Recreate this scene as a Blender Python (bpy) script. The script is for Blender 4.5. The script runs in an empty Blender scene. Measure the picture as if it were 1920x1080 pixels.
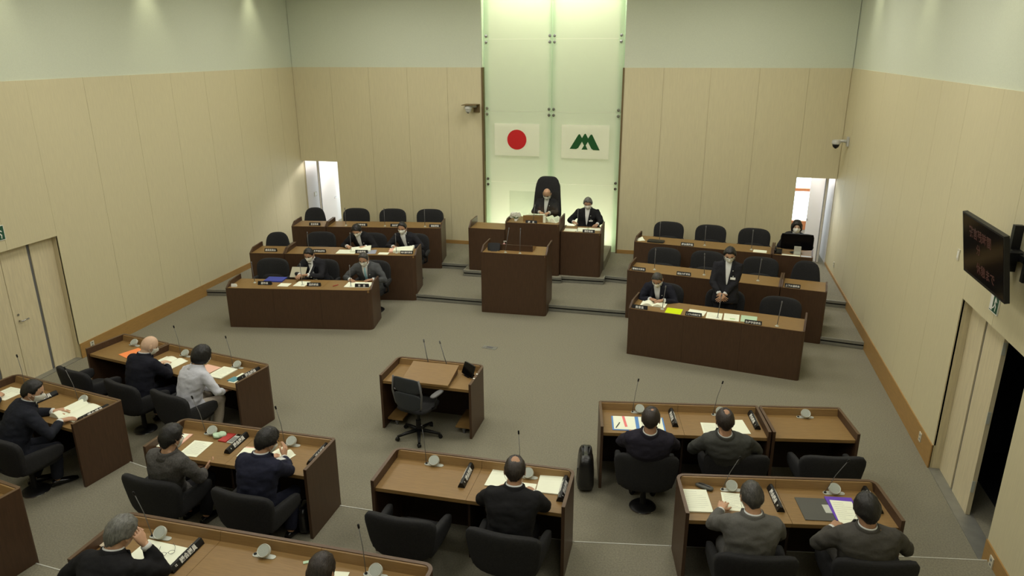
import bpy, bmesh, math, random
import numpy as np
from mathutils import Vector, Matrix, noise
from mathutils.bvhtree import BVHTree

random.seed(7)
SC = bpy.context.scene
COL = SC.collection
PI = math.pi

# ------------------------------------------------------------------ camera, world, lights, exposure
cam_d = bpy.data.cameras.new('camera')
cam = bpy.data.objects.new('camera', cam_d)
COL.objects.link(cam)
SC.camera = cam
cam_d.sensor_width = 36.0
cam_d.lens = 36.0 * 1361.0 / 1920.0
cam_d.clip_start = 0.05
cam_d.clip_end = 200
EYE = Vector((0, 0, 5.0))
F_ = 1361.0
_vy = Vector((351, -452, F_)).normalized()          # room depth axis seen from the camera (x right, y down, z ahead)
_z = -Vector((18.5, 4112, F_)).normalized()
_z = (_z - _vy * _vy.dot(_z)).normalized()
_x = _vy.cross(_z)
if _x.x < 0:
    _x = -_x
_R = Matrix((_x, _vy, _z))                          # camera -> world
right = _R @ Vector((1, 0, 0)); down = _R @ Vector((0, 1, 0)); ahead = _R @ Vector((0, 0, 1))
cam.matrix_world = Matrix((
    (right.x, -down.x, -ahead.x, EYE.x),
    (right.y, -down.y, -ahead.y, EYE.y),
    (right.z, -down.z, -ahead.z, EYE.z),
    (0, 0, 0, 1)))

SC.view_settings.view_transform = 'Standard'
SC.view_settings.look = 'None'
SC.view_settings.exposure = 0.0
SC.view_settings.gamma = 1.0
SC.view_settings.use_curve_mapping = False

W = bpy.data.worlds.new('daylight')
SC.world = W
W.use_nodes = True
W.node_tree.nodes['Background'].inputs[0].default_value = (0.80, 0.92, 1.0, 1)
W.node_tree.nodes['Background'].inputs[1].default_value = 5.5


def area(name, loc, size, power, color, rot=(0, 0, 0), sy=None):
    d = bpy.data.lights.new(name, 'AREA')
    d.energy = power; d.color = color; d.size = size
    if sy:
        d.shape = 'RECTANGLE'; d.size_y = sy
    o = bpy.data.objects.new(name, d)
    o.location = loc; o.rotation_euler = rot
    COL.objects.link(o)
    return o


def spot(name, loc, power, color, target, angle=70, blend=0.8, radius=0.05):
    d = bpy.data.lights.new(name, 'SPOT')
    d.energy = power; d.color = color; d.spot_size = math.radians(angle); d.spot_blend = blend
    d.shadow_soft_size = radius
    o = bpy.data.objects.new(name, d)
    o.location = loc
    o.rotation_euler = (Vector(target) - Vector(loc)).to_track_quat('-Z', 'Y').to_euler()
    COL.objects.link(o)
    return o


CEIL = 6.6
LAMP = (1.0, 0.965, 0.87)
for ly, lw in ((1.0, 38), (5.2, 62), (9.6, 78), (14.0, 80)):
    for lx in (-6.9, -3.2, 0.7):
        area('ceiling_lamp', (lx, ly, CEIL - 0.03), 1.6, lw, LAMP)
for wy in (6.0, 9.0, 12.2, 15.5):
    spot('wall_washer', (-9.60, wy, CEIL - 0.06), 42, (1.0, 0.98, 0.70), (-9.78, wy, 4.4), 62, 1.0, 0.10)
    spot('wall_washer', (2.90, wy, CEIL - 0.06), 34, (1.0, 0.98, 0.70), (3.08, wy, 4.4), 62, 1.0, 0.10)
# uplights and a top light in the recess behind the glass
for gx in (-4.50, -2.78, -1.83):
    spot('glass_uplight', (gx, 17.34, 0.42), 42, (1.0, 0.80, 0.46), (gx, 17.90, 1.5), 46, 1.0, 0.06)
area('glass_top_light', (-3.25, 17.5, 6.5), 3.0, 48, (1.0, 0.99, 0.80), (0, 0, 0), 0.5)
area('glass_low_light', (-3.25, 17.55, 0.35), 3.0, 44, (1.0, 0.98, 0.80), (PI, 0, 0), 0.4)
# daylight through the windows of the two rear lobbies (portals guide the sky light)
for px_, pw in ((-8.75, 1.9), (2.325, 1.5)):
    po = area('lobby_window_portal', (px_, 19.35 if px_ > 0 else 20.05, 1.65), pw, 1.0, (1, 1, 1), (-PI / 2, 0, 0), 2.1)
    po.data.cycles.is_portal = True
spot('added_spill_spot', (-8.9, 18.6, 2.8), 300, (1.0, 0.95, 0.94), (-9.85, 16.1, 1.2), 50, 1.0, 0.25)  # added spot, stands in for daylight spilling onto the left wall
spot('added_spill_spot', (2.3, 18.6, 2.8), 200, (1.0, 0.96, 0.96), (3.15, 15.6, 1.2), 60, 1.0, 0.25)  # second added spot, brightens the right wall by the doorway
area('lobby_fill', (-8.7, 18.6, 2.9), 1.2, 36, (1.0, 0.95, 0.94))  # unseen fill light added to brighten the left lobby, no known fixture
area('lobby_fill', (2.2, 18.4, 2.9), 1.0, 22, (1.0, 0.95, 0.94))  # same kind of added fill for the right lobby


# ------------------------------------------------------------------ materials
def srgb(r, g, b):
    def f(c):
        c /= 255.0
        return c / 12.92 if c <= 0.04045 else ((c + 0.055) / 1.055) ** 2.4
    return (f(r), f(g), f(b), 1)


_mats = {}


def mat(name, col, rough=0.6, metal=0.0, var=0.0, scale=20.0, stretch=None, bump=0.0, bscale=80.0, spec=0.4, emit=None, estr=0.0):
    if name in _mats:
        return _mats[name]
    m = bpy.data.materials.new(name)
    m.use_nodes = True
    nt = m.node_tree
    b = nt.nodes['Principled BSDF']
    b.inputs['Roughness'].default_value = rough
    b.inputs['Metallic'].default_value = metal
    b.inputs['Specular IOR Level'].default_value = spec
    b.inputs['Base Color'].default_value = col
    if emit:
        b.inputs['Emission Color'].default_value = emit
        b.inputs['Emission Strength'].default_value = estr
    tc = nt.nodes.new('ShaderNodeTexCoord')
    mp = nt.nodes.new('ShaderNodeMapping')
    nt.links.new(tc.outputs['Object'], mp.inputs['Vector'])
    if stretch:
        mp.inputs['Scale'].default_value = stretch
    if var > 0:
        nz = nt.nodes.new('ShaderNodeTexNoise')
        nz.inputs['Scale'].default_value = scale
        nz.inputs['Detail'].default_value = 5
        nt.links.new(mp.outputs[0], nz.inputs['Vector'])
        rp = nt.nodes.new('ShaderNodeValToRGB')
        rp.color_ramp.elements[0].position = 0.3
        rp.color_ramp.elements[1].position = 0.7
        rp.color_ramp.elements[0].color = tuple(c * (1 - var) for c in col[:3]) + (1,)
        rp.color_ramp.elements[1].color = tuple(min(1, c * (1 + var)) for c in col[:3]) + (1,)
        nt.links.new(nz.outputs['Fac'], rp.inputs['Fac'])
        nt.links.new(rp.outputs['Color'], b.inputs['Base Color'])
    if bump > 0:
        n2 = nt.nodes.new('ShaderNodeTexNoise')
        n2.inputs['Scale'].default_value = bscale
        n2.inputs['Detail'].default_value = 3
        nt.links.new(mp.outputs[0], n2.inputs['Vector'])
        bp = nt.nodes.new('ShaderNodeBump')
        bp.inputs['Strength'].default_value = bump
        bp.inputs['Distance'].default_value = 0.01
        nt.links.new(n2.outputs['Fac'], bp.inputs['Height'])
        nt.links.new(bp.outputs['Normal'], b.inputs['Normal'])
    _mats[name] = m
    return m


M_CARPET = mat('carpet', srgb(136, 132, 115), 0.95, var=0.17, scale=60, bump=0.45, bscale=180, spec=0.1)
M_NOSE = mat('aluminium nosing', srgb(150, 150, 142), 0.4, metal=0.5, var=0.08, scale=8)
M_NOSEDARK = mat('painted recess shade', srgb(24, 24, 24), 0.7)  # near black that paints in the shade of the step recess
M_PANEL = mat('pale wood panel', srgb(209, 200, 165), 0.6, var=0.035, scale=9, stretch=(6, 6, 0.5), spec=0.3)
M_PANEL2 = mat('pale wood door', srgb(212, 200, 166), 0.55, var=0.08, scale=9, stretch=(6, 6, 0.5), spec=0.3)
M_PLASTER = mat('off white wallpaper', srgb(209, 215, 195), 0.85, var=0.03, scale=60, bump=0.15, bscale=220, spec=0.2)
M_BASE = mat('golden oak baseboard', srgb(164, 128, 74), 0.45, var=0.10, scale=7, stretch=(1.2, 1.2, 12), spec=0.4)
M_JOINT = mat('shadow joint', srgb(190, 178, 142), 0.8)
M_CEIL = mat('ceiling paint', srgb(215, 215, 200), 0.9, var=0.02)
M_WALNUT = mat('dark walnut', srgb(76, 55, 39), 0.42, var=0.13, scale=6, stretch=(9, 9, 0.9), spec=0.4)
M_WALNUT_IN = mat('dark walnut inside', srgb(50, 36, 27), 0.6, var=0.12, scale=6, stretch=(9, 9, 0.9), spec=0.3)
M_TOP = mat('oak desk top', srgb(138, 108, 63), 0.45, var=0.10, scale=5, stretch=(1.6, 16, 16), spec=0.45)
M_RIM = mat('oak upstand', srgb(146, 116, 74), 0.40, var=0.08, scale=5, stretch=(1.6, 16, 16), spec=0.4)
M_EDGE = mat('walnut edge', srgb(94, 72, 52), 0.4, var=0.08, scale=8)
M_BLACKFAB = mat('black upholstery', srgb(44, 44, 45), 0.9, var=0.15, scale=60, bump=0.3, bscale=300, spec=0.25)
M_BLACKPL = mat('black plastic', srgb(22, 22, 23), 0.4, spec=0.3)
M_GREYPL = mat('grey plastic', srgb(104, 104, 104), 0.5, spec=0.4)
M_CHROME = mat('chrome', srgb(190, 190, 190), 0.2, metal=1.0)
M_SILVER = mat('silver plastic', srgb(196, 200, 190), 0.4, metal=0.1)
M_GRILLE = mat('speaker grille', srgb(172, 178, 168), 0.6, var=0.12, scale=400)
M_PAPER = mat('white paper', srgb(246, 250, 228), 0.8, var=0.01, scale=20, spec=0.1)
M_PAPERG = mat('pale green paper', srgb(190, 216, 185), 0.8, spec=0.1)
M_PINK = mat('pink paper', srgb(240, 194, 172), 0.8, spec=0.1)
M_ORANGE = mat('orange paper', srgb(255, 152, 92), 0.8, spec=0.1)
M_YELLOW = mat('yellow paper', srgb(214, 235, 30), 0.8, spec=0.1)
M_BLUE = mat('blue folder', srgb(66, 78, 168), 0.5, spec=0.3)
M_TEAL = mat('teal card', srgb(96, 150, 160), 0.6)
M_PURPLE = mat('purple folder', srgb(104, 66, 190), 0.5)
M_GREYF = mat('grey folder', srgb(84, 84, 78), 0.6)
M_RED = mat('red cover', srgb(176, 52, 48), 0.5)
M_INK = mat('printed text lines', srgb(120, 122, 110), 0.8)
M_WHITE = mat('white letters', srgb(232, 232, 225), 0.6)
M_MASK = mat('white mask', srgb(240, 240, 230), 0.85, spec=0.1)
M_SHIRT = mat('white shirt', srgb(222, 224, 222), 0.8, spec=0.15)
M_SIGNG = mat('sign green', srgb(36, 84, 62), 0.5)
def flagmat(name, c):
    m = bpy.data.materials.new(name)
    m.use_nodes = True
    nt = m.node_tree
    nt.nodes.clear()
    out = nt.nodes.new('ShaderNodeOutputMaterial')
    tr = nt.nodes.new('ShaderNodeBsdfTranslucent'); tr.inputs[0].default_value = c
    df = nt.nodes.new('ShaderNodeBsdfDiffuse'); df.inputs[0].default_value = c
    a = nt.nodes.new('ShaderNodeMixShader'); a.inputs[0].default_value = 0.6
    nt.links.new(df.outputs[0], a.inputs[1]); nt.links.new(tr.outputs[0], a.inputs[2])
    nt.links.new(a.outputs[0], out.inputs[0])
    return m


M_FLAGW = flagmat('flag cloth white', srgb(255, 255, 246))
M_FLAGR = mat('flag red', srgb(200, 32, 34), 0.8)
M_FLAGG = mat('flag green', srgb(26, 84, 36), 0.8)
M_SWITCH = mat('switch plate', srgb(205, 200, 180), 0.5)
M_LOBBY = mat('lobby white wall', srgb(226, 222, 218), 0.8)
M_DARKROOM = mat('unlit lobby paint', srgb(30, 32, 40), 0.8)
M_LEATHER = mat('black leather', srgb(26, 26, 27), 0.3, bump=0.3, bscale=60, spec=0.6)
M_SCREEN = mat('dark screen', srgb(11, 11, 12), 0.15, spec=0.18)
M_TVTEXT = mat('dim screen text', srgb(40, 20, 16), 0.5, emit=srgb(120, 60, 45), estr=0.12)
M_EYE = mat('eye', srgb(30, 24, 22), 0.2)
M_GLASSFRAME = mat('spectacle frame', srgb(40, 36, 34), 0.3)
M_SHOE = mat('black shoe', srgb(18, 18, 18), 0.22, spec=0.6)
M_FLOWER = mat('white petals', srgb(232, 234, 220), 0.7)
M_GREEN = mat('leaf green', srgb(70, 104, 52), 0.6)
M_SANI = mat('pink bottle', srgb(206, 150, 150), 0.3)
M_TIE = mat('light blue tie', srgb(150, 196, 208), 0.6)
M_BLUESHEET = mat('blue film', srgb(86, 140, 206), 0.5)
M_CAMW = mat('camera housing', srgb(190, 190, 182), 0.4)
M_CABLE = mat('brown strip', srgb(110, 92, 60), 0.7)


def skin(name, r, g, b):
    return mat('skin ' + name, srgb(r, g, b), 0.55, var=0.06, scale=30, spec=0.3)


def hairm(name, r, g, b):
    return mat('hair ' + name, srgb(r, g, b), 0.42, var=0.45, scale=60, stretch=(1.6, 0.5, 0.4), bump=0.5, bscale=110, spec=0.5)


def cloth(name, r, g, b, var=0.08):
    return mat('suit ' + name, srgb(r, g, b), 0.9, var=var, scale=70, bump=0.55, bscale=16, spec=0.15)


def glassmat():
    m = bpy.data.materials.new('frosted green glass')
    m.use_nodes = True
    nt = m.node_tree
    nt.nodes.clear()
    out = nt.nodes.new('ShaderNodeOutputMaterial')
    tr = nt.nodes.new('ShaderNodeBsdfTranslucent'); tr.inputs[0].default_value = (0.93, 0.97, 0.87, 1)
    tp = nt.nodes.new('ShaderNodeBsdfTransparent'); tp.inputs[0].default_value = (0.925, 0.965, 0.87, 1)
    df = nt.nodes.new('ShaderNodeBsdfDiffuse'); df.inputs[0].default_value = (0.80, 0.85, 0.74, 1)
    gl = nt.nodes.new('ShaderNodeBsdfGlossy'); gl.inputs['Roughness'].default_value = 0.25; gl.inputs[0].default_value = (0.8, 0.9, 0.8, 1)
    a = nt.nodes.new('ShaderNodeMixShader'); a.inputs[0].default_value = 0.45
    b = nt.nodes.new('ShaderNodeMixShader'); b.inputs[0].default_value = 0.30
    c = nt.nodes.new('ShaderNodeMixShader'); c.inputs[0].default_value = 0.05
    nt.links.new(tr.outputs[0], a.inputs[1]); nt.links.new(tp.outputs[0], a.inputs[2])
    nt.links.new(a.outputs[0], b.inputs[1]); nt.links.new(df.outputs[0], b.inputs[2])
    nt.links.new(b.outputs[0], c.inputs[1]); nt.links.new(gl.outputs[0], c.inputs[2])
    nt.links.new(c.outputs[0], out.inputs[0])
    return m


def clearmat(name, tint, gloss):
    m = bpy.data.materials.new(name)
    m.use_nodes = True
    nt = m.node_tree
    nt.nodes.clear()
    out = nt.nodes.new('ShaderNodeOutputMaterial')
    tp = nt.nodes.new('ShaderNodeBsdfTransparent'); tp.inputs[0].default_value = tint
    gl = nt.nodes.new('ShaderNodeBsdfGlossy'); gl.inputs['Roughness'].default_value = 0.05
    a = nt.nodes.new('ShaderNodeMixShader'); a.inputs[0].default_value = gloss
    nt.links.new(tp.outputs[0], a.inputs[1]); nt.links.new(gl.outputs[0], a.inputs[2])
    nt.links.new(a.outputs[0], out.inputs[0])
    return m


M_GLASS = glassmat()
M_ACRYLIC = clearmat('clear acrylic', (0.95, 0.97, 0.95, 1), 0.05)
M_PANE = clearmat('window glass', (0.95, 0.98, 0.98, 1), 0.06)


# ------------------------------------------------------------------ mesh helpers
class MB:
    """collects shapes into one mesh"""
    def __init__(self):
        self.v = []; self.f = []; self.mi = []

    def add(self, vs, fs, mi=0):
        o = len(self.v)
        self.v.extend([tuple(float(c) for c in p) for p in vs])
        self.f.extend([tuple(o + i for i in q) for q in fs])
        self.mi.extend([mi] * len(fs))
        return self

    def box(self, x0, x1, y0, y1, z0, z1, mi=0):
        return self.add([(x0, y0, z0), (x1, y0, z0), (x1, y1, z0), (x0, y1, z0), (x0, y0, z1), (x1, y0, z1), (x1, y1, z1), (x0, y1, z1)],
                        [(3, 2, 1, 0), (4, 5, 6, 7), (0, 1, 5, 4), (1, 2, 6, 5), (2, 3, 7, 6), (3, 0, 4, 7)], mi)

    def prism(self, poly, z0, z1, mi=0):
        """plan polygon (counter-clockwise) extruded upwards"""
        n = len(poly)
        vs = [(p[0], p[1], z0) for p in poly] + [(p[0], p[1], z1) for p in poly]
        fs = [tuple(range(n - 1, -1, -1)), tuple(range(n, 2 * n))] + [(i, (i + 1) % n, n + (i + 1) % n, n + i) for i in range(n)]
        return self.add(vs, fs, mi)

    def extr(self, poly3, d, mi=0):
        """any flat polygon of 3-D points pushed along d"""
        n = len(poly3)
        d = Vector(d)
        a = [Vector(p) for p in poly3]
        vs = a + [p + d for p in a]
        fs = [tuple(range(n - 1, -1, -1)), tuple(range(n, 2 * n))] + [(i, (i + 1) % n, n + (i + 1) % n, n + i) for i in range(n)]
        return self.add(vs, fs, mi)

    def lathe(self, prof, cx=0, cy=0, n=20, mi=0):
        vs = []; fs = []
        m = len(prof)
        for r, z in prof:
            for k in range(n):
                a = 2 * PI * k / n
                vs.append((cx + r * math.cos(a), cy + r * math.sin(a), z))
        for i in range(m - 1):
            for k in range(n):
                fs.append((i * n + k, i * n + (k + 1) % n, (i + 1) * n + (k + 1) % n, (i + 1) * n + k))
        fs.append(tuple(range(n - 1, -1, -1)))
        fs.append(tuple(range((m - 1) * n, m * n)))
        return self.add(vs, fs, mi)

    def tube(self, pts, rad, n=8, mi=0):
        v, f = tube(pts, rad, n)
        return self.add(v, f, mi)

    def pillow(self, c, h, k=5.0, seg=6, fn=None, mi=0):
        v, f = pillow(c, h, k, seg, fn)
        return self.add(v, f, mi)

    def build(self, name, mats, parent=None, smooth=False, loc=None):
        me = bpy.data.meshes.new(name)
        me.from_pydata(self.v, [], self.f)
        for m in (mats if isinstance(mats, (list, tuple)) else [mats]):
            me.materials.append(m)
        if any(self.mi):
            me.polygons.foreach_set('material_index', self.mi)
        if smooth:
            me.shade_smooth() if smooth is True else None
            if smooth != True:
                me.shade_smooth()
                me.set_sharp_from_angle(angle=smooth)
        me.update()
        o = bpy.data.objects.new(name, me)
        COL.objects.link(o)
        if parent:
            o.parent = parent
        if loc:
            o.location = loc
        return o


SH = math.radians(40)


def tube(pts, rad, n=8):
    P = [Vector(p) for p in pts]
    if not hasattr(rad, '__len__'):
        rad = [rad] * len(P)
    vs = []; fs = []
    t0 = (P[1] - P[0]).normalized()
    u = t0.orthogonal().normalized()
    for i, p in enumerate(P):
        if i == 0: t = P[1] - P[0]
        elif i == len(P) - 1: t = P[-1] - P[-2]
        else: t = (P[i + 1] - P[i]).normalized() + (P[i] - P[i - 1]).normalized()
        t.normalize()
        u = (u - t * u.dot(t)).normalized()
        w = t.cross(u)
        for k in range(n):
            a = 2 * PI * k / n
            vs.append(p + (u * math.cos(a) + w * math.sin(a)) * rad[i])
    for i in range(len(P) - 1):
        for k in range(n):
            fs.append((i * n + k, i * n + (k + 1) % n, (i + 1) * n + (k + 1) % n, (i + 1) * n + k))
    fs.append(tuple(range(n - 1, -1, -1)))
    fs.append(tuple(range((len(P) - 1) * n, len(P) * n)))
    return vs, fs


_cube_cache = {}


def _cube(seg):
    if seg in _cube_cache:
        return _cube_cache[seg]
    idx = {}; vs = []; fs = []

    def vid(p):
        key = tuple(round(c * 1000) for c in p)
        if key not in idx:
            idx[key] = len(vs); vs.append(p)
        return idx[key]
    g = [math.tan((-1 + 2 * i / seg) * PI / 4) for i in range(seg + 1)]
    for ax in range(3):
        for s in (-1, 1):
            for i in range(seg):
                for j in range(seg):
                    q = []
                    for (a, b) in ((i, j), (i + 1, j), (i + 1, j + 1), (i, j + 1)):
                        p = [0, 0, 0]
                        p[ax] = s; p[(ax + 1) % 3] = g[a]; p[(ax + 2) % 3] = g[b]
                        q.append(vid(tuple(p)))
                    fs.append(tuple(q) if s > 0 else tuple(reversed(q)))
    _cube_cache[seg] = (vs, fs)
    return vs, fs


def pillow(c, h, k=5.0, seg=6, fn=None):
    vs, fs = _cube(seg)
    out = []
    for p in vs:
        r = (abs(p[0]) ** k + abs(p[1]) ** k + abs(p[2]) ** k) ** (1 / k)
        q = [p[i] / r * h[i] for i in range(3)]
        if fn:
            q = fn(*q)
        out.append((q[0] + c[0], q[1] + c[1], q[2] + c[2]))
    return out, fs


def empty(name, loc=(0, 0, 0), rz=0.0):
    o = bpy.data.objects.new(name, None)
    o.empty_display_size = 0.1
    o.location = loc; o.rotation_euler = (0, 0, rz)
    COL.objects.link(o)
    return o


USED = {}


def tag(o, label, cat, group=None):
    o['label'] = label; o['category'] = cat
    if group: o['group'] = group
    if label in USED and not group:
        print('DUPLABEL', label)
    USED[label] = 1
    return o


def thing(name, label, cat, loc=(0, 0, 0), rz=0.0, group=None):
    return tag(empty(name, loc, rz), label, cat, group)


def struct(o, kind='structure'):
    o['kind'] = kind
    return o


CHILD = {}


def dup(root, name=None):
    def rec(o, par):
        c = o.copy(); COL.objects.link(c)
        if par: c.parent = par
        for ch in list(o.children):
            rec(ch, c)
        return c
    r = rec(root, None)
    return r


_txt = {}


def text_mesh(body, size):
    key = (body, size)
    if key not in _txt:
        cu = bpy.data.curves.new('lettering', 'FONT')
        cu.body = body; cu.size = size; cu.align_x = 'CENTER'; cu.align_y = 'CENTER'
        cu.extrude = 0.0006; cu.offset = size * 0.018; cu.resolution_u = 2
        o = bpy.data.objects.new('lettering', cu)
        COL.objects.link(o)
        dg = bpy.context.evaluated_depsgraph_get()
        me = bpy.data.meshes.new_from_object(o.evaluated_get(dg))
        bpy.data.objects.remove(o)
        xs = [v.co for v in me.vertices]
        if xs:
            c = Vector(((min(v.x for v in xs) + max(v.x for v in xs)) / 2, (min(v.y for v in xs) + max(v.y for v in xs)) / 2, 0))
            me.transform(Matrix.Translation(-c))
        _txt[key] = me
    return _txt[key]


def lettering(body, size, m, parent, mtx, name='lettering'):
    me = text_mesh(body, size)
    if not me.materials:
        me.materials.append(m)
    o = bpy.data.objects.new(name, me)
    COL.objects.link(o)
    o.parent = parent
    o.matrix_local = mtx
    return o


def frame(o, x, y):
    """matrix with origin o, text running along x, text up = y"""
    x = Vector(x).normalized(); y = Vector(y); y = (y - x * x.dot(y)).normalized(); z = x.cross(y)
    return Matrix(((x.x, y.x, z.x, o[0]), (x.y, y.y, z.y, o[1]), (x.z, y.z, z.z, o[2]), (0, 0, 0, 1)))


# ------------------------------------------------------------------ the room
XL, XR, YB, YF = -9.85, 3.15, 17.10, -3.0
Z1, Z2 = 0.13, 0.26          # front platforms
S2, S3 = 0.15, 0.30          # terraces of the members' seats

fl = struct(MB().box(XL - 0.4, XR + 0.5, YF, YB + 3.2, -0.12, 0.0).build('floor', M_CARPET))

STEP1 = [(XL, 12.72), (-8.80, 12.90), (-5.33, 13.455), (-1.04, 13.42), (2.46, 12.865), (XR, 12.76)]
STEP2 = [(XL, 14.62), (-8.90, 14.78), (-5.46, 15.36), (-4.78, 15.36), (-4.78, 14.90), (-3.87, 14.90), (-3.87, 14.83), (-2.57, 14.83),
         (-2.57, 14.93), (-1.66, 14.96), (-1.66, 15.20), (-1.05, 15.13), (2.45, 14.64), (XR, 14.53)]
STEP_R2 = [(XL, 7.06), (-6.45, 6.49), (-5.50, 6.28), (-0.90, 6.26), (0.07, 6.42), (XR, 6.93)]
STEP_R3 = [(XL, 5.22), (-5.85, 4.54), (-4.62, 4.44), (-1.73, 4.43), (-0.60, 4.50), (XR, 5.13)]
MB().prism(STEP1 + [(XR, YB + 3.0), (XL, YB + 3.0)], 0.0, Z1).build('platform', M_CARPET, fl)
MB().prism(STEP2 + [(XR, YB + 3.0), (XL, YB + 3.0)], Z1, Z2).build('platform', M_CARPET, fl)
MB().prism([(-4.62, 15.62), (-1.72, 15.62), (-1.72, 17.0), (-4.62, 17.0)], Z2, 0.46).build('platform', M_CARPET, fl)
MB().prism([(-3.80, 15.66), (-2.62, 15.66), (-2.62, 16.9), (-3.80, 16.9)], 0.46, 0.62).build('platform', M_CARPET, fl)
MB().prism(list(reversed(STEP_R2)) + [(XL, YF), (XR, YF)], 0.0, S2).build('terrace', M_CARPET, fl)
MB().prism(list(reversed(STEP_R3)) + [(XL, YF), (XR, YF)], S2, S3).build('terrace', M_CARPET, fl)


def strip(path, z0, z1, out, name, m, par, sign=-1):
    mb = MB()
    for a, b in zip(path[:-1], path[1:]):
        a = Vector(a); b = Vector(b); d = (b - a).normalized()
        n = Vector((d.y, -d.x)) * (-sign)
        if n.y * sign < -0.0 and abs(n.x) < 0.9:
            n = -n
        e = d * 0.004
        p = [a - e, b + e, b + e + n * out, a - e + n * out]
        if ((p[1] - p[0]).x * (p[3] - p[0]).y - (p[1] - p[0]).y * (p[3] - p[0]).x) < 0:
            p = p[::-1]
        mb.prism([tuple(q) for q in p], z0, z1)
    return mb.build(name, m, par)


for path, z in ((STEP1, Z1), (STEP2, Z2)):
    strip(path, z - 0.045, z + 0.004, 0.022, 'nosing', M_NOSE, fl)
    strip(path, z - 0.075, z - 0.045, 0.006, 'recess_shade_strip', M_NOSEDARK, fl)  # dark recess below the nosing, its shade put into the strip colour
    strip(path, z - 0.125, z - 0.075, 0.014, 'riser_plate', M_NOSE, fl)
for path, z in ((STEP_R2, S2), (STEP_R3, S3)):
    strip(path, z - 0.03, z + 0.004, 0.012, 'nosing', mat('bright aluminium', srgb(196, 196, 186), 0.4), fl, sign=1)

struct(MB().box(XL - 0.4, XR + 0.5, YF, YB + 1.0, CEIL, CEIL + 0.1).build('ceiling', M_CEIL))

ZP = 4.565   # top of the wood panelling

# back wall
wb = MB()
for x0, x1, z0 in ((-8.82, -4.92, 0.0), (-9.85, -8.82, 2.24), (-1.60, 2.31, 0.0), (2.31, 3.15, 2.24)):
    wb.box(x0, x1, YB + 0.012, YB + 0.2, z0, ZP, 1)
    wb.box(x0, x1, YB + 0.012, YB + 0.2, ZP, CEIL, 0)
wall_back = struct(wb.build('wall_back', [M_PLASTER, M_JOINT]))
G = 0.0022
for x0, x1, z0 in ((-9.84, -8.82, 2.24), (-8.82, -7.80, 0.35), (-7.80, -6.80, 0.35), (-6.80, -5.78, 0.35), (-5.78, -4.93, 0.35),
                   (-1.59, -0.72, 0.35), (-0.72, 0.29, 0.35), (0.29, 1.31, 0.35), (1.31, 2.31, 0.35), (2.31, 3.14, 2.24)):
    MB().box(x0 + G, x1 - G, YB, YB + 0.03, z0, ZP).build('panel', M_PANEL, wall_back)
struct(MB().box(-8.82, -4.93, YB - 0.014, YB + 0.012, Z2, 0.35).build('baseboard_back', M_BASE))
struct(MB().box(-1.59, 2.31, YB - 0.014, YB + 0.012, Z2, 0.35).build('baseboard_back', M_BASE))
struct(MB().box(-4.93, -4.895, YB - 0.02, YB + 0.2, Z2, ZP).build('trim_1', M_CABLE))
struct(MB().box(-1.625, -1.59, YB - 0.02, YB + 0.2, Z2, ZP).build('trim_2', M_CABLE))
# recess behind the glass
wr = MB()
wr.box(-4.92, -1.60, YB + 0.80, YB + 0.9, Z2, CEIL)
wr.box(-5.02, -4.92, YB + 0.2, YB + 0.9, Z2, CEIL)
wr.box(-1.60, -1.50, YB + 0.2, YB + 0.9, Z2, CEIL)
struct(wr.build('wall_recess', M_LOBBY))


def side_wall(name, X, sx, joints, d0, d1, dz, zb):
    """sx = +1 when the wall body lies towards +X"""
    mb = MB()
    xa, xb = sorted((X + sx * 0.012, X + sx * 0.16))
    for y0, y1, z0 in ((YF, d0, 0.0), (d0, d1, dz), (d1, YB + 0.2, 0.0)):
        mb.box(xa, xb, y0, y1, z0, ZP, 1)
        mb.box(xa, xb, y0, y1, ZP, CEIL, 0)
    w = struct(mb.build(name, [M_PLASTER, M_JOINT]))
    xa, xb = sorted((X, X + sx * 0.03))
    for y0, y1 in zip(joints[:-1], joints[1:]):
        segs = [(y0, y1, zb)]
        if y1 > d0 + 0.01 and y0 < d1 - 0.01:
            segs = []
            if y0 < d0 - 0.01: segs.append((y0, d0, zb))
            if y1 > d1 + 0.01: segs.append((d1, y1, zb))
            segs.append((max(y0, d0), min(y1, d1), dz))
        for a, b, z0 in segs:
            MB().box(xa, xb, a + (0 if abs(a - d1) < 1e-6 else G), b - (0 if abs(b - d0) < 1e-6 else G), z0, ZP).build('panel', M_PANEL, w)
    return w


jl = [YF + 0.01, -2.3, -1.25, -0.2, 0.85, 1.9, 2.95, 4.0, 5.06, 6.11, 7.46, 8.4, 9.31, 10.42, 11.5, 12.56, 13.6, 14.65, 15.7, 16.4, YB + 0.1]
wall_left = side_wall('wall_left', XL, -1, jl, 7.46, 9.31, 2.15, 0.26)
jr = [YF + 0.01, -2.3, -1.25, -0.2, 0.85, 1.9, 2.95, 4.0, 5.06, 6.0, 7.05, 8.0, 8.9, 9.95, 11.0, 12.05, 13.1, 14.15, 15.2, 16.25, YB + 0.1]
wall_right = side_wall('wall_right', XR, 1, jr, 7.05, 8.9, 2.24, 0.32)
struct(MB().box(XL - 0.3, XR + 0.3, YF - 0.15, YF, 0, CEIL).build('wall_front', M_PLASTER))
bl = MB().box(XL, XL + 0.014, 9.31, YB, 0.0, 0.26).box(XL, XL + 0.014, 3.0, 7.46, 0.0, 0.26)
struct(bl.build('baseboard_left', M_BASE))
br = MB().box(XR - 0.014, XR, 8.9, YB + 0.1, 0.0, 0.32).box(XR - 0.014, XR, 3.0, 7.05, 0.0, 0.32)
struct(br.build('baseboard_right', M_BASE))

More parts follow.
